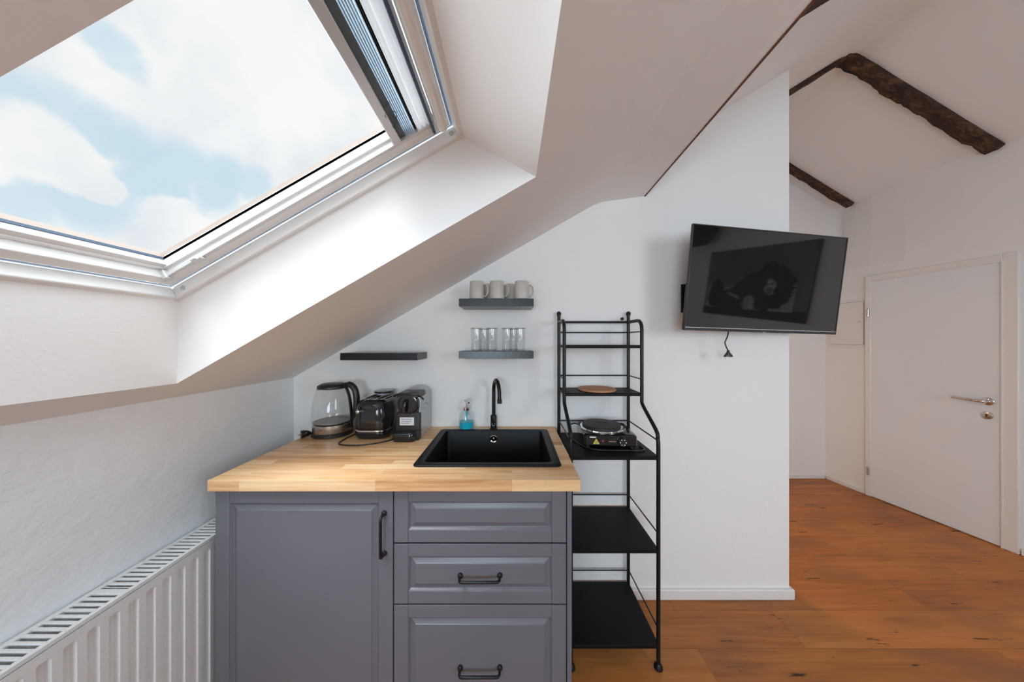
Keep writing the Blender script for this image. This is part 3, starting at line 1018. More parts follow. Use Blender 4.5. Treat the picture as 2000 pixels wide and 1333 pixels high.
# ------------------------------------------------------------------ worktop with its cut-out
WX0, WX1, WY0, WY1, WZ0, WZ1 = -1.027, .232, 1.003, 1.632, .903, .941
SX0, SX1, SY0, SY1 = -.372, .186, 1.105, 1.566      # sink outside
o_ = [(WX0, WY0), (WX1, WY0), (WX1, WY1), (WX0, WY1)]
i_ = [(SX0 + .012, SY0 + .012), (SX1 - .012, SY0 + .012), (SX1 - .012, SY1 - .012), (SX0 + .012, SY1 - .012)]
b = MB()
vs = [(x, y, WZ1) for x, y in o_] + [(x, y, WZ1) for x, y in i_] + [(x, y, WZ0) for x, y in o_] + [(x, y, WZ0) for x, y in i_]
fs = []
for k in range(4):
    q = (k + 1) % 4
    fs += [[k, q, 4 + q, 4 + k], [8 + k, 12 + k, 12 + q, 8 + q], [k, 8 + k, 8 + q, q], [4 + k, 4 + q, 12 + q, 12 + k]]
b.add(vs, fs)
tag(part('worktop', b, M['block'], bevel=.003, smooth=0), 'oiled butcher block worktop over the grey cabinets', 'worktop')

# ------------------------------------------------------------------ sink
sk = thing('sink', 'black square composite sink set into the wooden worktop', 'sink', ((SX0 + SX1) / 2, (SY0 + SY1) / 2, .74))
def L_(i, z, r): return rrect(SX0 + i, SX1 - i, SY0 + i * .9, SY1 - i * .9, r, z)
def L2(i, z, r): return rrect(SX0 + .036 + i, SX1 - .036 - i, SY0 + .032 + i, SY1 - .034 - i, r, z)
b = MB().loft([L_(.020, .9405, .02), L_(.001, .9405, .02), L_(0, .944, .02), L_(.002, .9475, .02), L_(.006, .949, .02),
               L2(-.008, .949, .018), L2(-.002, .9475, .016), L2(0, .943, .015), L2(.004, .78, .022), L2(.012, .750, .03), L2(.03, .742, .04), L2(.12, .740, .05)], False, True)
part('basin', b, M['composite'], sk, smooth=45)
b = MB(); cy = SY1 - .0345
def dring(b, x, y, z, prof, n=28):
    return b.loft([[(x + r * math.cos(2 * PI * k / n), y + d, z + r * math.sin(2 * PI * k / n)) for k in range(n)] for r, d in prof])
dring(b, -.094, cy - .0045, .908, [(.0195, .004), (.0195, -.002), (.0170, -.004), (.0135, -.002), (.0130, .001), (.006, .001), (.0055, -.003), (.001, -.004)])
part('overflow_ring', b, M['chrome'], sk, smooth=40)
b = MB().lathe([(.045, 0), (.045, .003), (.038, .004), (.034, -.001), (.01, -.001)], ((SX0 + SX1) / 2, 1.36, .7405), 32)
part('drain', b, M['chrome'], sk, smooth=40)

# ------------------------------------------------------------------ tap
FX, FY = -.098, 1.590
tp = thing('tap', 'tall black swan neck tap behind the sink', 'tap', (FX, FY, WZ1))
b = MB().lathe([(.0, 0), (.021, 0), (.021, .004), (.0165, .007), (.0165, .072), (.015, .074), (.0, .074)], (FX, FY, WZ1), 28, False, False)
part('body', b, M['black'], tp, smooth=40)
rr = .070
dirv = Vector((.27, -1, 0)).normalized()
path = [Vector((FX, FY, WZ1 + .07)), Vector((FX, FY, WZ1 + .13)), Vector((FX, FY, WZ1 + .19))]
c = Vector((FX, FY, WZ1 + .198)) + dirv * rr
path += [c - dirv * (rr * math.cos(a)) + Vector((0, 0, rr * math.sin(a))) for a in [PI * i / 14 for i in range(14)]]
e = c + dirv * rr
path += [e + Vector((0, 0, -.004)), e + dirv * .002 + Vector((0, 0, -.016))]
part('spout', MB().tube(path, .0095, 16), M['black'], tp, smooth=50)
b = MB(); b.tube([e + dirv * .002 + Vector((0, 0, -.012)), e + dirv * .003 + Vector((0, 0, -.034))], .0115, 16)
part('aerator', b, M['black'], tp, smooth=40, bevel=.001)
b = MB(); b.tube([(FX, FY - .014, WZ1 + .030), (FX, FY - .024, WZ1 + .030)], .011, 18); b.tube([(FX, FY - .020, WZ1 + .032), (FX + .002, FY - .030, WZ1 + .060)], [.006, .004], 10)
lv = part('lever', b, M['black'], tp, smooth=40)
b = MB(); dring(b, FX, FY - .0245, WZ1 + .030, [(.0085, 0), (.0085, -.001), (.0065, -.001), (.0065, 0)], 20)
part('lever_ring', b, M['silver'], lv, smooth=40)

# ------------------------------------------------------------------ soap dispenser
DX, DY = -.243, 1.590
sd = thing('soap_dispenser', 'clear pump bottle of bright blue soap left of the tap', 'soap dispenser', (DX, DY, WZ1))
b = MB().lathe([(.030, .0), (.0385, .004), (.0395, .012), (.0395, .072), (.034, .086), (.017, .096), (.0155, .102), (.0155, .108)], (DX, DY, WZ1), 36, True, False)
part('bottle', b, M['soapglass'], sd, smooth=50)
b = MB().lathe([(.028, .003), (.0365, .007), (.0375, .014), (.0375, .040)], (DX, DY, WZ1), 36, True, True)
part('liquid_soap', b, M['soap'], sd, smooth=50)
b = MB().lathe([(.0175, .100), (.0175, .116), (.012, .119), (.0055, .120), (.0055, .146), (.0125, .148), (.0125, .155), (.008, .158)], (DX, DY, WZ1), 24)
b.tube([(DX, DY, WZ1 + .151), (DX + .012, DY - .022, WZ1 + .152), (DX + .018, DY - .034, WZ1 + .146)], .0045, 10)
part('pump', b, M['chrome'], sd, smooth=40)
part('dip_tube', MB().tube([(DX, DY, WZ1 + .015), (DX, DY, WZ1 + .105)], .004, 10), M['soap'], sd)

# ------------------------------------------------------------------ kettle
KX, KY, KZ = -.905, 1.505, WZ1
kt = thing('kettle', 'glass kettle with a black lid and a steel band, left end of worktop', 'kettle', (KX, KY, KZ))
b = MB().lathe([(.086, .0), (.092, .003), (.092, .016), (.088, .020), (.086, .022)], (KX, KY, KZ), 48)
part('base', b, M['blackplastic'], kt, smooth=40)
b = MB().lathe([(.0865, .020), (.0885, .024), (.0885, .058), (.086, .060), (.060, .062)], (KX, KY, KZ), 48)
bd = part('steel_band', b, M['steel'], kt, smooth=40)
b = MB().lathe([(.0875, .060), (.0915, .070), (.0925, .090), (.089, .140), (.081, .190), (.071, .222), (.066, .236)], (KX, KY, KZ), 48, False, False)
part('glass_jug', b, M['jug'], kt, smooth=60)
b = MB().lathe([(.0001, .0625), (.078, .0625), (.0855, .066), (.0845, .069), (.078, .0675), (.03, .0675), (.0001, .0685)], (KX, KY, KZ), 40)
part('heating_plate', b, M['plate'], kt, smooth=40)
b = MB().lathe([(.060, .230), (.068, .234), (.069, .241), (.066, .247), (.050, .256), (.0, .2585)], (KX, KY, KZ), 40, True, False)
b.tube([(KX - .060, KY - .02, KZ + .226), (KX - .058, KY - .02, KZ + .236)], .008, 8)
part('lid', b, M['blackplastic'], kt, smooth=40)
hv = Vector((1, -.02, 0)).normalized()
def kp(r, z): return Vector((KX, KY, KZ)) + hv * r + Vector((0, 0, z))
b = MB().tube(smooth_path([kp(.045, .246), kp(.075, .251), kp(.098, .243), kp(.114, .222), kp(.121, .185), kp(.121, .135), kp(.115, .100)], 5), [.010] * 6 + [.0150] * 18 + [.0150] * 5 + [.013, .011], 14, rb=.011)
b.tube(smooth_path([kp(.066, .240), kp(.074, .222), kp(.084, .190), kp(.091, .145), kp(.096, .095), kp(.096, .035)], 5), .0055, 12, rb=.012)
b.tube([kp(.115, .102), kp(.096, .072)], .008, 12)
part('handle', b, M['blackplastic'], kt, smooth=50)
for j in range(2):
    b = MB()
    for i in range(7 if j else 5):
        z = .094 + i * .013
        rad_ = .0935 - max(0, z - .09) * .11
        for q in range(3):
            a0_ = R(-88 + j * 26 - 14) + q * .022
            p = [(KX + rad_ * math.cos(a), KY + rad_ * math.sin(a), KZ + zz) for a, zz in ((a0_, z), (a0_ + .018, z), (a0_ + .018, z + .0018), (a0_, z + .0018))]
            b.quad(*p)
    part('scale_marks', b, M['print_'], kt, smooth=0)
b = MB()
for i, w_ in enumerate((.8, 1, .9, 1, .8, .5, 1.0, .9)):
    a0_ = R(-103) + i * .034
    rr_ = .0888
    for zz0, zz1, aa0, aa1 in ((.040, .0475, 0, .007), (.040, .042, 0, .022 * w_), (.0455, .0475, .0, .022 * w_)):
        p = [(KX + rr_ * math.cos(a0_ + a), KY + rr_ * math.sin(a0_ + a), KZ + z) for a, z in ((aa0, zz0), (aa1, zz0), (aa1, zz1), (aa0, zz1))]
        b.quad(*p)
part('lettering', b, M['red'], bd, smooth=0)
b = MB()
pts = smooth_path([(KX - .02, KY + .088, KZ + .008), (KX - .07, KY + .085, KZ + .005), (KX - .098, KY + .04, KZ + .005), (KX - .098, KY - .015, KZ + .008), (KX - .096, KY - .040, KZ + .012)], 6)
part('power_cord', MB().tube(pts, .0035, 8), M['blackplastic'], kt, smooth=50)
px, py = KX - .098, KY - .055
b = MB().tube([(px + .012, py + .016, KZ + .016), (px + .006, py + .006, KZ + .018), (px - .006, py - .008, KZ + .0190), (px - .014, py - .016, KZ + .0190)], [.008, .014, .0185, .0185], 16)
pg = part('power_plug', b, M['blackgloss'], kt, smooth=40)
b = MB(); d_ = Vector((-.6, -.8, 0)); s_ = Vector((.8, -.6, 0))
for q in (-1, 1):
    o0 = Vector((px - .010, py - .016, KZ + .0175)) + s_ * (.008 * q)
    b.tube([o0, o0 + d_ * .016], .0022, 8)
part('pin', b, M['chrome'], pg)

# ------------------------------------------------------------------ toaster
TX0, TX1, TY0, TY1 = -.762, -.598, 1.408, 1.622
to = thing('toaster', 'glossy black toaster with a chrome line, between kettle and coffee machine', 'toaster', ((TX0 + TX1) / 2, 1.515, WZ1))
def TL(i, z, r, j=None): return rrect(TX0 + i, TX1 - i, TY0 + (i if j is None else j), TY1 - (i if j is None else j), r, WZ1 + z, 8)
b = MB().loft([TL(.012, .002, .045), TL(.004, .006, .05), TL(.0, .020, .05), TL(.002, .036, .05)])
part('foot', b, M['blackgloss'], to, smooth=45)
b = MB().loft([TL(.0015, .036, .05), TL(.0, .038, .05), TL(.0, .042, .05), TL(.0015, .044, .05)])
part('trim_line', b, M['chrome'], to, smooth=45)
b = MB().loft([TL(.003, .043, .05), TL(.001, .060, .05), TL(.003, .130, .05), TL(.009, .165, .05), TL(.018, .178, .045), TL(.030, .184, .04)])
part('shell', b, M['blackgloss'], to, smooth=45)
b = MB()
for cx in (-.712, -.648):
    b.box(cx - .014, cx + .014, 1.445, 1.585, WZ1 + .1835, WZ1 + .1850)
part('slot', b, M['darkgap'], to)
b = MB()
for cx in (-.712, -.648):
    for sx in (-.016, .016):
        b.tube([(cx + sx, 1.440, WZ1 + .186), (cx + sx, 1.590, WZ1 + .186)], .0018, 8)
    for yy in (1.45, 1.47, 1.49, 1.51, 1.53, 1.55, 1.57):
        b.tube([(cx - .016, yy, WZ1 + .1865), (cx + .016, yy + .004, WZ1 + .1865)], .0012, 6)
part('slot_wires', b, M['chrome'], to, smooth=50)
b = MB(); b.box(-.728, -.720, TY0 - .0002, TY0 + .008, WZ1 + .060, WZ1 + .155)
part('lever_track', b, M['darkgap'], to)
b = MB(); b.tube([(-.724, TY0 + .005, WZ1 + .136), (-.724, TY0 - .012, WZ1 + .136), (-.724, TY0 - .015, WZ1 + .136)], [.0095, .0095, .006], 18)
part('lever', b, M['chrome'], to, smooth=50)
cz = WZ1 + .0036
cord = smooth_path([(-.700, 1.627, WZ1 + .012), (-.772, 1.60, cz), (-.785, 1.50, cz), (-.793, 1.415, cz), (-.788, 1.355, cz), (-.752, 1.333, cz), (-.690, 1.328, cz), (-.640, 1.345, cz), (-.590, 1.378, cz), (-.566, 1.415, cz), (-.578, 1.47, cz + .01), (-.592, 1.49, WZ1 + .040), (-.585, 1.52, WZ1 + .060), (-.575, 1.545, WZ1 + .045), (-.572, 1.56, WZ1 + .02)], 7)
part('power_cord', MB().tube(cord, .0033, 8), M['blackplastic'], to, smooth=50)

ld = thing('round_item', 'small flat round black item lying on the back of the toaster', 'tin', (-.672, 1.567, WZ1 + .188))  # unidentified item, built as a flat cap on a collar
b = MB().lathe([(.034, .0), (.036, .006), (.036, .010)], (-.672, 1.567, WZ1 + .1885), 32)
part('collar', b, M['silver'], ld, smooth=40)
b = MB().lathe([(.036, .010), (.048, .012), (.050, .016), (.048, .021), (.030, .023), (.0, .0235)], (-.672, 1.567, WZ1 + .1885), 36, True, False)
part('cap', b, M['blackgloss'], ld, smooth=40)

# ------------------------------------------------------------------ coffee machine
cm = thing('coffee_machine', 'slim black capsule coffee machine with grey sides and a white label', 'coffee machine', (-.499, 1.50, WZ1))
MX0, MX1 = -.556, -.440
xc = (MX0 + MX1) / 2
def ML(x0, x1, y0, y1, r, z): return rrect(x0, x1, y0, y1, r, WZ1 + z, 6)
b = MB().loft([ML(MX0, MX1, 1.435, 1.618, .012, .0), ML(MX0, MX1, 1.435, 1.618, .012, .135), ML(MX0 + .004, MX1 - .001, 1.448, 1.618, .012, .150), ML(MX0 + .004, MX1 - .001, 1.448, 1.618, .012, .198)])
part('body', b, M['silver'], cm, smooth=40)
b = MB().loft([ML(MX0 - .001, MX1 + .001, 1.424, 1.448, .008, .004), ML(MX0 - .001, MX1 + .001, 1.424, 1.448, .008, .118), ML(MX0 + .003, MX1 - .003, 1.424, 1.448, .008, .126)])
fp = part('front_panel', b, M['blackplastic'], cm, smooth=40)
b = MB()
for i in range(9):
    b.sphere((MX0 + .016 + i * .0105, 1.4245, WZ1 + .117), .0016, 8, 6)
part('stud', b, M['steel'], fp)
# label card
b = MB(); b.box(-.536, -.468, 1.4222, 1.4236, WZ1 + .066, WZ1 + .104)
lb = part('label_card', b, M['paper'], fp, bevel=.0004)
b = MB()
for r_, (z, n_) in enumerate(((.093, 9), (.083, 8), (.074, 7))):
    x = -.530 + .004 * (r_ == 1)
    for i in range(n_):
        w_ = .0035 + .0022 * ((i * 7 + r_ * 3) % 3) / 2
        b.box(x, x + w_, 1.4218, 1.4223, WZ1 + z, WZ1 + z + .0035 + .0012 * ((i + r_) % 2))
        x += w_ + .0014
part('print', b, M['print_'], lb, smooth=0)
# brewing head: a horizontal drum
b = MB(); n_ = 36
def drum(y, r): return [(xc + r * math.cos(2 * PI * k / n_), y, WZ1 + .168 + r * .98 * math.sin(2 * PI * k / n_)) for k in range(n_)]
b.loft([drum(1.50, .050), drum(1.425, .050), drum(1.419, .047), drum(1.418, .043), drum(1.422, .041)])
b.box(xc - .050, xc + .050, 1.432, 1.50, WZ1 + .120, WZ1 + .168)
part('brew_head', b, M['blackgloss'], cm, smooth=40)
b = MB(); b.tube(smooth_path([(xc - .006, 1.420, WZ1 + .185), (xc - .010, 1.408, WZ1 + .172), (xc - .012, 1.405, WZ1 + .150), (xc - .013, 1.410, WZ1 + .128)], 5), .007, 12, rb=.010)
part('spout', b, M['blackgloss'], cm, smooth=50)
# lever yoke over the head
b = MB()
pts = smooth_path([(MX0 - .006, 1.425, WZ1 + .206), (MX0 + .01, 1.418, WZ1 + .215), (xc, 1.414, WZ1 + .219), (MX1 - .012, 1.418, WZ1 + .215), (MX1 + .004, 1.424, WZ1 + .204), (MX1 + .016, 1.428, WZ1 + .189)], 6)
b.tube(pts, .0045, 10, rb=.011)
b.loft([ML(MX0 + .006, MX1 - .004, 1.420, 1.54, .012, .200), ML(MX0 + .006, MX1 - .004, 1.420, 1.54, .012, .214), ML(MX0 + .012, MX1 - .010, 1.43, 1.54, .012, .220)])
part('lever', b, M['blackplastic'], cm, smooth=50)
# rear water tank: half drum rising at the back
b = MB(); sec = []
for k in range(17):
    a = PI * k / 16
    sec.append((xc + .0565 * math.cos(a), .198 + .036 * math.sin(a)))
sec = [(xc + .0565, .140)] + sec + [(xc - .0565, .140)]
b.loft([[(x, y, WZ1 + z - dz) for x, z in sec] for y, dz in ((1.520, .016), (1.545, .004), (1.600, .0), (1.626, .003))])
part('water_tank', b, M['silver'], cm, smooth=40)
for y, z in ((1.50, .128), (1.56, .139), (1.53, .150)):
    part('screw', MB().tube([(MX1 - .001, y, WZ1 + z), (MX1 + .0006, y, WZ1 + z)], .003, 10), M['darkgap'], cm)
# drip tray
b = MB().loft([ML(MX0 - .001, MX1 - .012, 1.376, 1.430, .024, .002), ML(MX0 - .003, MX1 - .010, 1.372, 1.430, .026, .020), ML(MX0 - .003, MX1 - .010, 1.372, 1.430, .026, .036), ML(MX0, MX1 - .013, 1.375, 1.430, .024, .040)])
dt = part('drip_tray', b, M['blackgloss'], cm, smooth=40)
b = MB().loft([ML(MX0 + .006, MX1 - .019, 1.381, 1.426, .02, .0402), ML(MX0 + .006, MX1 - .019, 1.381, 1.426, .02, .0415)])
part('drip_grid', b, M['blackplastic'], dt, smooth=40)
part('foot', MB().box(MX1 - .014, MX1 + .001, 1.405, 1.44, WZ1 + .0, WZ1 + .045), M['blackplastic'], cm, bevel=.003)

# ------------------------------------------------------------------ wall shelves
SHY = 1.467
for x0, x1, z0, z1, lab in ((-.847, -.4665, 1.3145, 1.3505, 'empty black floating shelf under the slope, above the kettle and toaster'),
                            (-.262, .1065, 1.3235, 1.3595, 'black floating shelf holding the drinking glasses'),
                            (-.262, .1065, 1.5810, 1.6190, 'black floating shelf holding the mugs, uppermost on the wall')):
    o = part('wall_shelf', MB().box(x0, x1, SHY, YB, z0, z1), M['blackfoil'], bevel=.0012, base=((x0 + x1) / 2, YB, z0))
    tag(o, lab, 'shelf', 'black wall shelves')

# ------------------------------------------------------------------ mugs
G = 'stoneware mugs on the upper shelf'
mz = 1.6192
mug = thing('mug', 'greyish mug at the left end of the upper shelf, its handle towards the middle mug', 'mug', (-.178, 1.512, mz), G)
def off(mb, o): return mb.xform(lambda p: p + Vector(o))
b = MB().lathe([(.0, .0), (.034, .0), (.0375, .003), (.038, .010), (.0345, .091), (.0335, .092), (.0320, .091), (.0350, .012), (.030, .007), (.0, .006)], (0, 0, 0), 36, False, False)
part('body', off(b, mug.location), M['mug'], mug, smooth=45)
b = MB().tube(smooth_path([(.034, 0, .072), (.046, 0, .075), (.058, 0, .066), (.062, 0, .046), (.057, 0, .026), (.047, 0, .015), (.036, 0, .017)], 4), .0035, 10, rb=.006)
part('handle', off(b, mug.location), M['mug'], mug, smooth=50)
mug.rotation_euler = (0, 0, R(-20))
copy_thing(mug, (-.0765, 1.508, mz), R(-14), 'beige mug in the middle of the upper shelf with its whole handle showing')
copy_thing(mug, (.0490, 1.508, mz), R(18), 'beige mug at the right end of the upper shelf, front row')
copy_thing(mug, (-.124, 1.594, mz), R(-8), 'mug in the back row behind the gap between left and middle mugs')
copy_thing(mug, (-.012, 1.590, mz), R(-30), 'mug in the back row behind the middle mug handle')

# ------------------------------------------------------------------ tumblers
G = 'clear tumblers on the lower shelf'
gz = 1.3597
tb = thing('drinking_glass', 'clear tumbler at the far left of the glasses, front row', 'glass', (-.181, 1.515, gz), G)
b = MB().lathe([(.0, .008), (.022, .009), (.0245, .006), (.0255, .0), (.0262, .004), (.0262, .055), (.0272, .058), (.0264, .061), (.0274, .1145)], (0, 0, 0), 36, False, False)
part('tumbler', off(b, tb.location), M['glass'], tb, smooth=45)
b = MB().lathe([(.0274, .1125), (.0279, .1135), (.0276, .1155), (.0264, .1155), (.0262, .1130)], (0, 0, 0), 36, False, False)
part('rim', off(b, tb.location), M['rim'], tb, smooth=60)
for x, y, lab in ((-.103, 1.515, 'clear tumbler second from the left in the front row'), (-.024, 1.515, 'clear tumbler third from the left in the front row'),
                  (.040, 1.512, 'clear tumbler at the right end of the front row of glasses'),
                  (-.150, 1.592, 'tumbler in the back row between the two left front glasses'), (.008, 1.592, 'tumbler in the back row between the two right front glasses')):
    copy_thing(tb, (x, y, gz), 0, lab)

# ------------------------------------------------------------------ shelving rack
rk = thing('shelving_rack', 'black metal shelving rack with five shelves right of the worktop', 'rack', (.441, 1.45, 0))
QX0, QX1, QB, QU, QF = .2535, .6295, 1.612, 1.445, 1.282
tr = .0085
sides = ((QX0, -1), (QX1, 1))
for x, sgn in sides:
    b = MB().tube([(x, QB, .012), (x, QB, 1.548)], tr, 14)
    up = part('rear_upright', b, M['black'], rk, smooth=50)
    b = MB().sphere((x, QB, 1.558), .0125, 16, 10); b.tube([(x, QB, 1.542), (x, QB, 1.552)], .0095, 12)
    part('finial', b, M['black'], up, smooth=50)
    part('foot', MB().lathe([(.016, 0), (.0175, .004), (.015, .014), (.009, .020)], (x, QB, 0), 20), M['black'], up, smooth=40)
    fx = x
    path = [(fx, QB, 1.512), (fx, QU + .05, 1.512)] + [(fx, QU + .045 - .045 * math.sin(a), 1.467 + .045 * math.cos(a)) for a in (PI / 8, PI / 4, 3 * PI / 8, PI / 2)]
    path += [(fx, QU, 1.30), (fx, QU, 1.155)]
    path += smooth_path([(fx, QU, 1.130), (fx, QU - .012, 1.100), (fx, QF + .020, 1.02), (fx, QF + .004, .985), (fx, QF, .95)], 5)
    path += [(fx, QF, .5), (fx, QF, .012)]
    up = part('front_upright', MB().tube(path, tr, 14), M['black'], rk, smooth=50)
    part('foot', MB().lathe([(.016, 0), (.0185, .004), (.017, .014), (.0095, .024)], (x, QF, 0), 20), M['black'], up, smooth=40)
for zz, yf in ((1.390, QU), (1.158, QU), (.914, QF), (.514, QF), (.106, QF)):
    b = MB(); b.box(QX0 + .002, QX1 - .002, yf - .004, QB + .002, zz - .004, zz)
    b.box(QX0 + .004, QX1 - .004, yf - .006, yf + .001, zz - .015, zz - .001)
    b.box(QX0 - .002, QX0 + .003, yf, QB, zz - .012, zz - .001); b.box(QX1 - .003, QX1 + .002, yf, QB, zz - .012, zz - .001)
    part('shelf', b, M['sheet'], rk, bevel=.0015)
    rz = zz + .066
    b = MB().tube([(QX0, yf, rz), (QX0, QB, rz), (QX1, QB, rz), (QX1, yf, rz)], .0032, 8) if False else MB()
    b.tube([(QX0, QB - .004, rz), (QX1, QB - .004, rz)], .0032, 8)
    for x in (QX0, QX1):
        b.tube([(x, yf, rz), (x, QB, rz)], .0032, 8)
    part('guard_rail', b, M['black'], rk, smooth=50)
b = MB().tube([(QX0, QB, 1.512), (QX1, QB, 1.512)], .0062, 12)
part('top_rail', b, M['black'], rk, smooth=50)
b = MB(); dring(b, .592, QB - .010, 1.529, [(.009, .003), (.009, -.003), (.0038, -.003), (.0038, .003)], 20)
part('wall_eyelet', b, M['black'], rk, smooth=40)

# cork board on the second shelf
b = MB().lathe([(.091, 0), (.094, .002), (.094, .008), (.092, .010), (.0, .010)], (.436, 1.530, 1.1585), 48, True, False)
tag(part('round_board', b, M['cork'], smooth=40, base=(.436, 1.530, 1.1585)), 'round cork coloured board on the second rack shelf', 'trivet')

# ------------------------------------------------------------------ hot plate
HX, HY, HZ = .462, 1.480, .9145
hp = thing('hot_plate', 'black single electric hot plate on the middle rack shelf', 'hot plate', (HX, HY, HZ))
rot_ = Matrix.Rotation(R(-5), 3, 'Z')
def hx(mb): return mb.xform(lambda p: rot_ @ p + Vector((HX, HY, HZ)))
b = MB().loft([rrect(-.118, .118, -.112, .104, .012, .012), rrect(-.122, .122, -.116, .108, .014, .016), rrect(-.120, .120, -.114, .106, .014, .058), rrect(-.114, .114, -.106, .100, .014, .064)])
hb = part('housing', hx(b), M['blackgloss'], hp, smooth=40)
b = MB().lathe([(.104, .062), (.106, .068), (.104, .073), (.095, .075)], (-.018, .0, 0), 48)
part('plate_ring', hx(b), M['chrome'], hp, smooth=40)
b = MB().lathe([(.093, .073), (.093, .083), (.090, .086), (.03, .0862), (.028, .0845), (.0, .0845)], (-.018, .0, 0), 48, True, False)
part('cooking_plate', hx(b), M['castiron'], hp, smooth=40)
b = MB(); dring(b, .052, -.115, .036, [(.021, .002), (.021, -.012), (.018, -.016), (.001, -.016)], 28)
kn = part('knob', hx(b), M['blackplastic'], hp, smooth=40)
b = MB()
for a in range(0, 360, 60):
    ca, sa = math.cos(R(a)), math.sin(R(a))
    b.box(.052 + .0125 * ca - .0022, .052 + .0125 * ca + .0022, -.1320, -.1312, .036 + .0125 * sa - .0022, .036 + .0125 * sa + .0022)
part('knob_marks', hx(b), M['paper'], kn)
b = MB(); b.add([(-.080, -.1175, .022), (-.050, -.1175, .022), (-.065, -.1175, .048)], [[0, 1, 2]])
ws = part('warning_sticker', hx(b), M['yellow'], hb, smooth=0)
b = MB()
for k in range(3):
    x = -.0695 + k * .0045
    b.add([(x, -.1178, .025), (x + .0014, -.1178, .025), (x + .0022, -.1178, .031), (x + .0008, -.1178, .031)], [[0, 1, 2, 3]])
    b.add([(x + .0008, -.1178, .031), (x + .0022, -.1178, .031), (x + .0012, -.1178, .037), (x - .0001, -.1178, .037)], [[0, 1, 2, 3]])
part('print', hx(b), M['ink'], ws, smooth=0)
b = MB(); b.box(-.094, -.066, -.1172, -.1155, .0500, .0555)
part('rating_label', hx(b), M['paper'], hb)
b = MB(); b.box(-.008, .024, -.1172, -.1155, .033, .0365)
part('lettering', hx(b), M['steel'], hb)
b = MB(); dring(b, -.034, -.1155, .036, [(.005, .001), (.005, -.002), (.001, -.003)], 16)
part('pilot_light', hx(b), M['red'], hb)
for sx, sy in ((-.1, -.095), (.1, -.095), (-.1, .09), (.1, .09)):
    part('foot', hx(MB().lathe([(.011, 0), (.010, .013)], (sx, sy, 0), 16)), M['blackplastic'], hp)
pts = smooth_path([(HX - .06, HY + .108, HZ + .03), (HX - .125, HY + .112, HZ + .055), (HX - .166, HY + .08, HZ + .045), (HX - .160, HY + .01, HZ + .008), (HX - .135, HY - .07, HZ + .0035), (HX - .088, HY - .128, HZ + .0035), (HX - .01, HY - .140, HZ + .0035),
                   (HX + .06, HY - .140, HZ + .0035), (HX + .118, HY - .147, HZ + .0035), (HX + .140, HY - .120, HZ + .0035), (HX + .132, HY - .085, HZ + .0035)], 7)
part('power_cord', MB().tube(pts, .0034, 8), M['blackplastic'], hp, smooth=50)

# ------------------------------------------------------------------ television
TVC = Vector((1.291, 1.500, 1.705)); TW, THH = .901, .505
TR = Matrix.Rotation(.154, 3, 'Z') @ Matrix.Rotation(.091, 3, 'X') @ Matrix.Rotation(.022, 3, 'Y')
def tv(mb): return mb.xform(lambda p: TR @ p + TVC)
t = thing('television', 'flat black television on a swivel arm, its screen switched off', 'television', TVC)
w2, h2 = TW / 2, THH / 2
def RL(x0, x1, z0, z1, y): return [(x0, y, z0), (x1, y, z0), (x1, y, z1), (x0, y, z1)]
b = MB().loft([RL(-w2, w2, -h2, h2, .0), RL(-w2, w2, -h2, h2, .010), RL(-w2 + .02, w2 - .02, -h2 + .01, h2 - .015, .020)])
b.loft([RL(-w2 + .004, w2 - .004, -h2 + .0, -h2 + .23, .018), RL(-w2 + .012, w2 - .012, -h2 + .004, -h2 + .225, .030), RL(-w2 + .05, w2 - .05, -h2 + .02, -h2 + .20, .042)])
part('casing', tv(b), M['bezel'], t, bevel=.0015)
b = MB(); d = .005
for q in ((-w2, -w2 + d, -h2, h2), (w2 - d, w2, -h2, h2), (-w2 + d, w2 - d, h2 - d, h2), (-w2 + d, w2 - d, -h2, -h2 + .014)):
    b.box(q[0], q[1], -.003, .001, q[2], q[3])
part('bezel', tv(b), M['bezel'], t, bevel=.001)
b = MB(); b.box(-w2 + .004, w2 - .004, -.0036, -.001, -h2 + .0135, -h2 + .0162)
part('silver_line', tv(b), M['alu'], t)
b = MB(); b.box(-.010, .010, -.006, .004, -h2 - .003, -h2 + .003)
part('sensor', tv(b), M['silver'], t)
b = MB(); b.box(-w2 + d, w2 - d, -.0008, .0002, -h2 + .016, h2 - d)
part('screen', tv(b), M['screen'], t)
cb = smooth_path([(1.098, 1.505, 1.485), (1.098, 1.512, 1.455), (1.098, 1.520, 1.430), (1.090, 1.524, 1.405), (1.092, 1.522, 1.385), (1.099, 1.520, 1.368), (1.101, 1.520, 1.360)], 5)
part('power_cord', MB().tube(cb, .0032, 8), M['blackplastic'], t, smooth=50)
b = MB(); pc = (1.103, 1.520)
b.loft([rrect(pc[0] - hw, pc[0] + hw, pc[1] - hd_, pc[1] + hd_, .004, z, 4) for hw, hd_, z in ((.005, .005, 1.364), (.007, .006, 1.352), (.014, .0085, 1.342), (.0195, .009, 1.333), (.0195, .009, 1.329))])
pl = part('power_plug', b, M['blackplastic'], t, smooth=40)
b = MB()
for q in (-.0095, .0095): b.tube([(pc[0] + q, pc[1], 1.330), (pc[0] + q, pc[1], 1.316)], .0024, 8)
part('pin', b, M['steel'], pl)

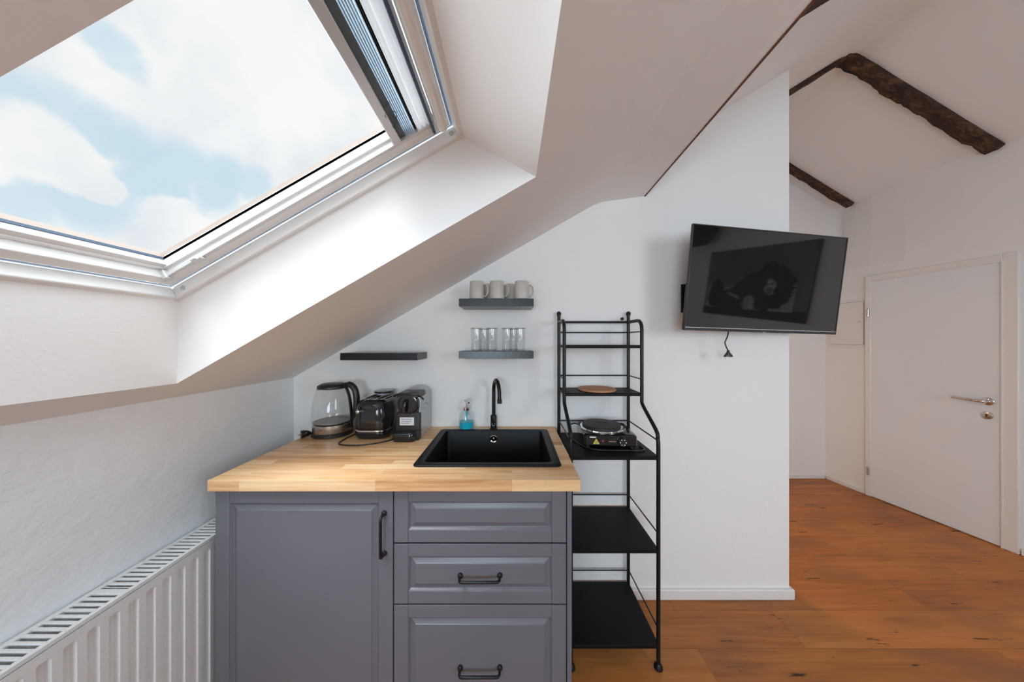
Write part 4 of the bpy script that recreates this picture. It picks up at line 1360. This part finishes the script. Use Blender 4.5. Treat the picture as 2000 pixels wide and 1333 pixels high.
tm = thing('wall_bracket', 'black bracket on the wall behind the television', 'wall bracket', (.95, YB, 1.62))
b = MB(); b.box(.925, .955, YB - .012, YB, 1.565, 1.720); b.box(.93, 1.0, YB - .020, YB - .008, 1.700, 1.718); b.box(.93, 1.0, YB - .020, YB - .008, 1.567, 1.585)
part('wall_plate', b, M['black'], tm, bevel=.002)
for z in (1.60, 1.645, 1.69):
    part('bolt', MB().tube([(.955, YB - .010, z), (.966, YB - .012, z)], .006, 12), M['steel'], tm)
b = MB(); b.box(.950, .972, YB - .035, YB - .010, 1.60, 1.685)
b.tube([(.962, YB - .04, 1.64), (1.10, YB - .075, 1.65), (1.235, 1.560, 1.69)], .012, 10)
part('arm', b, M['black'], tm, bevel=.001)
b = MB(); b.box(-.10, .10, .0205, .034, -.05, .10); b.box(-.09, -.07, .0205, .028, -.15, .16); b.box(.07, .09, .0205, .028, -.15, .16)
part('mount_plate', tv(b), M['black'], tm)

# ------------------------------------------------------------------ picture on the right wall, seen only in the dark screen
pic = thing('wall_picture', 'large dark grey picture of a resting lion on the right wall', 'picture', RW(-.1, 0, 1.4))
PY0, PY1, PZ0, PZ1 = -.84, .505, 1.345, 2.215
part('canvas', wall_box(MB(), PY0, PY1, .002, .028, PZ0, PZ1), M['canvas'], pic, bevel=.003)


def on_pic(pts, off_):
    """Outline in picture space (0-1 right, 0-1 up, as seen facing the wall)."""
    return [RW(PY1 + (PY0 - PY1) * u, off_, PZ0 + (PZ1 - PZ0) * v_) for u, v_ in pts]


def flat(name, pts, mat, o0):
    b = MB(); b.loft([on_pic(pts, o0), on_pic(pts, o0 + .002)])
    part(name, b, mat, pic, smooth=0)


def wob(pts, amp=.010, k=5):
    q = [Vector((p[0], p[1], 0)) for p in smooth_path([(p[0], p[1], 0) for p in pts + [pts[0]]], k)][:-1]
    return [(p.x + random.uniform(-amp, amp), p.y + random.uniform(-amp, amp)) for p in q]


flat('ground', [(0, .005), (1, .005), (1, .16), (.5, .12), (0, .14)], M['ink'], .0285)
blades = [(.10, .12)]
for k in range(46):
    u_ = .10 + .88 * k / 46
    blades += [(u_, random.uniform(.34, .48)), (u_ + .008, random.uniform(.42, .58))]
flat('grass', blades + [(.98, .12)], M['ash'], .0305)
flat('body', wob([(.30, .12), (.50, .12), (.88, .12), (.90, .22), (.80, .34), (.66, .46), (.50, .64), (.36, .62), (.26, .40)], .012), M['ink'], .0330)
flat('haunch', wob([(.74, .18), (.92, .16), (.94, .40), (.86, .56), (.78, .44)], .014), M['ink'], .0335)
flat('mane', wob([(.16, .26), (.24, .14), (.40, .20), (.50, .36), (.46, .60), (.36, .76), (.24, .72), (.14, .56), (.12, .40)], .024, 7), M['ink'], .0355)
flat('face', wob([(.27, .36), (.32, .33), (.36, .42), (.345, .52), (.30, .55), (.26, .47)], .012), M['ash'], .0380)
flat('muzzle', wob([(.28, .36), (.32, .35), (.33, .42), (.29, .43)], .004), M['canvas'], .0402)
for u_ in (.285, .325):
    flat('eye', wob([(u_, .475), (u_ + .018, .475), (u_ + .018, .49), (u_, .49)], .002, 3), M['ink'], .0402)
flat('paw', wob([(.42, .12), (.52, .12), (.55, .22), (.50, .32), (.44, .30)], .010), M['ash'], .0380)
flat('flank_mark', wob([(.58, .26), (.70, .32), (.72, .36), (.60, .31)], .006), M['ash'], .0380)
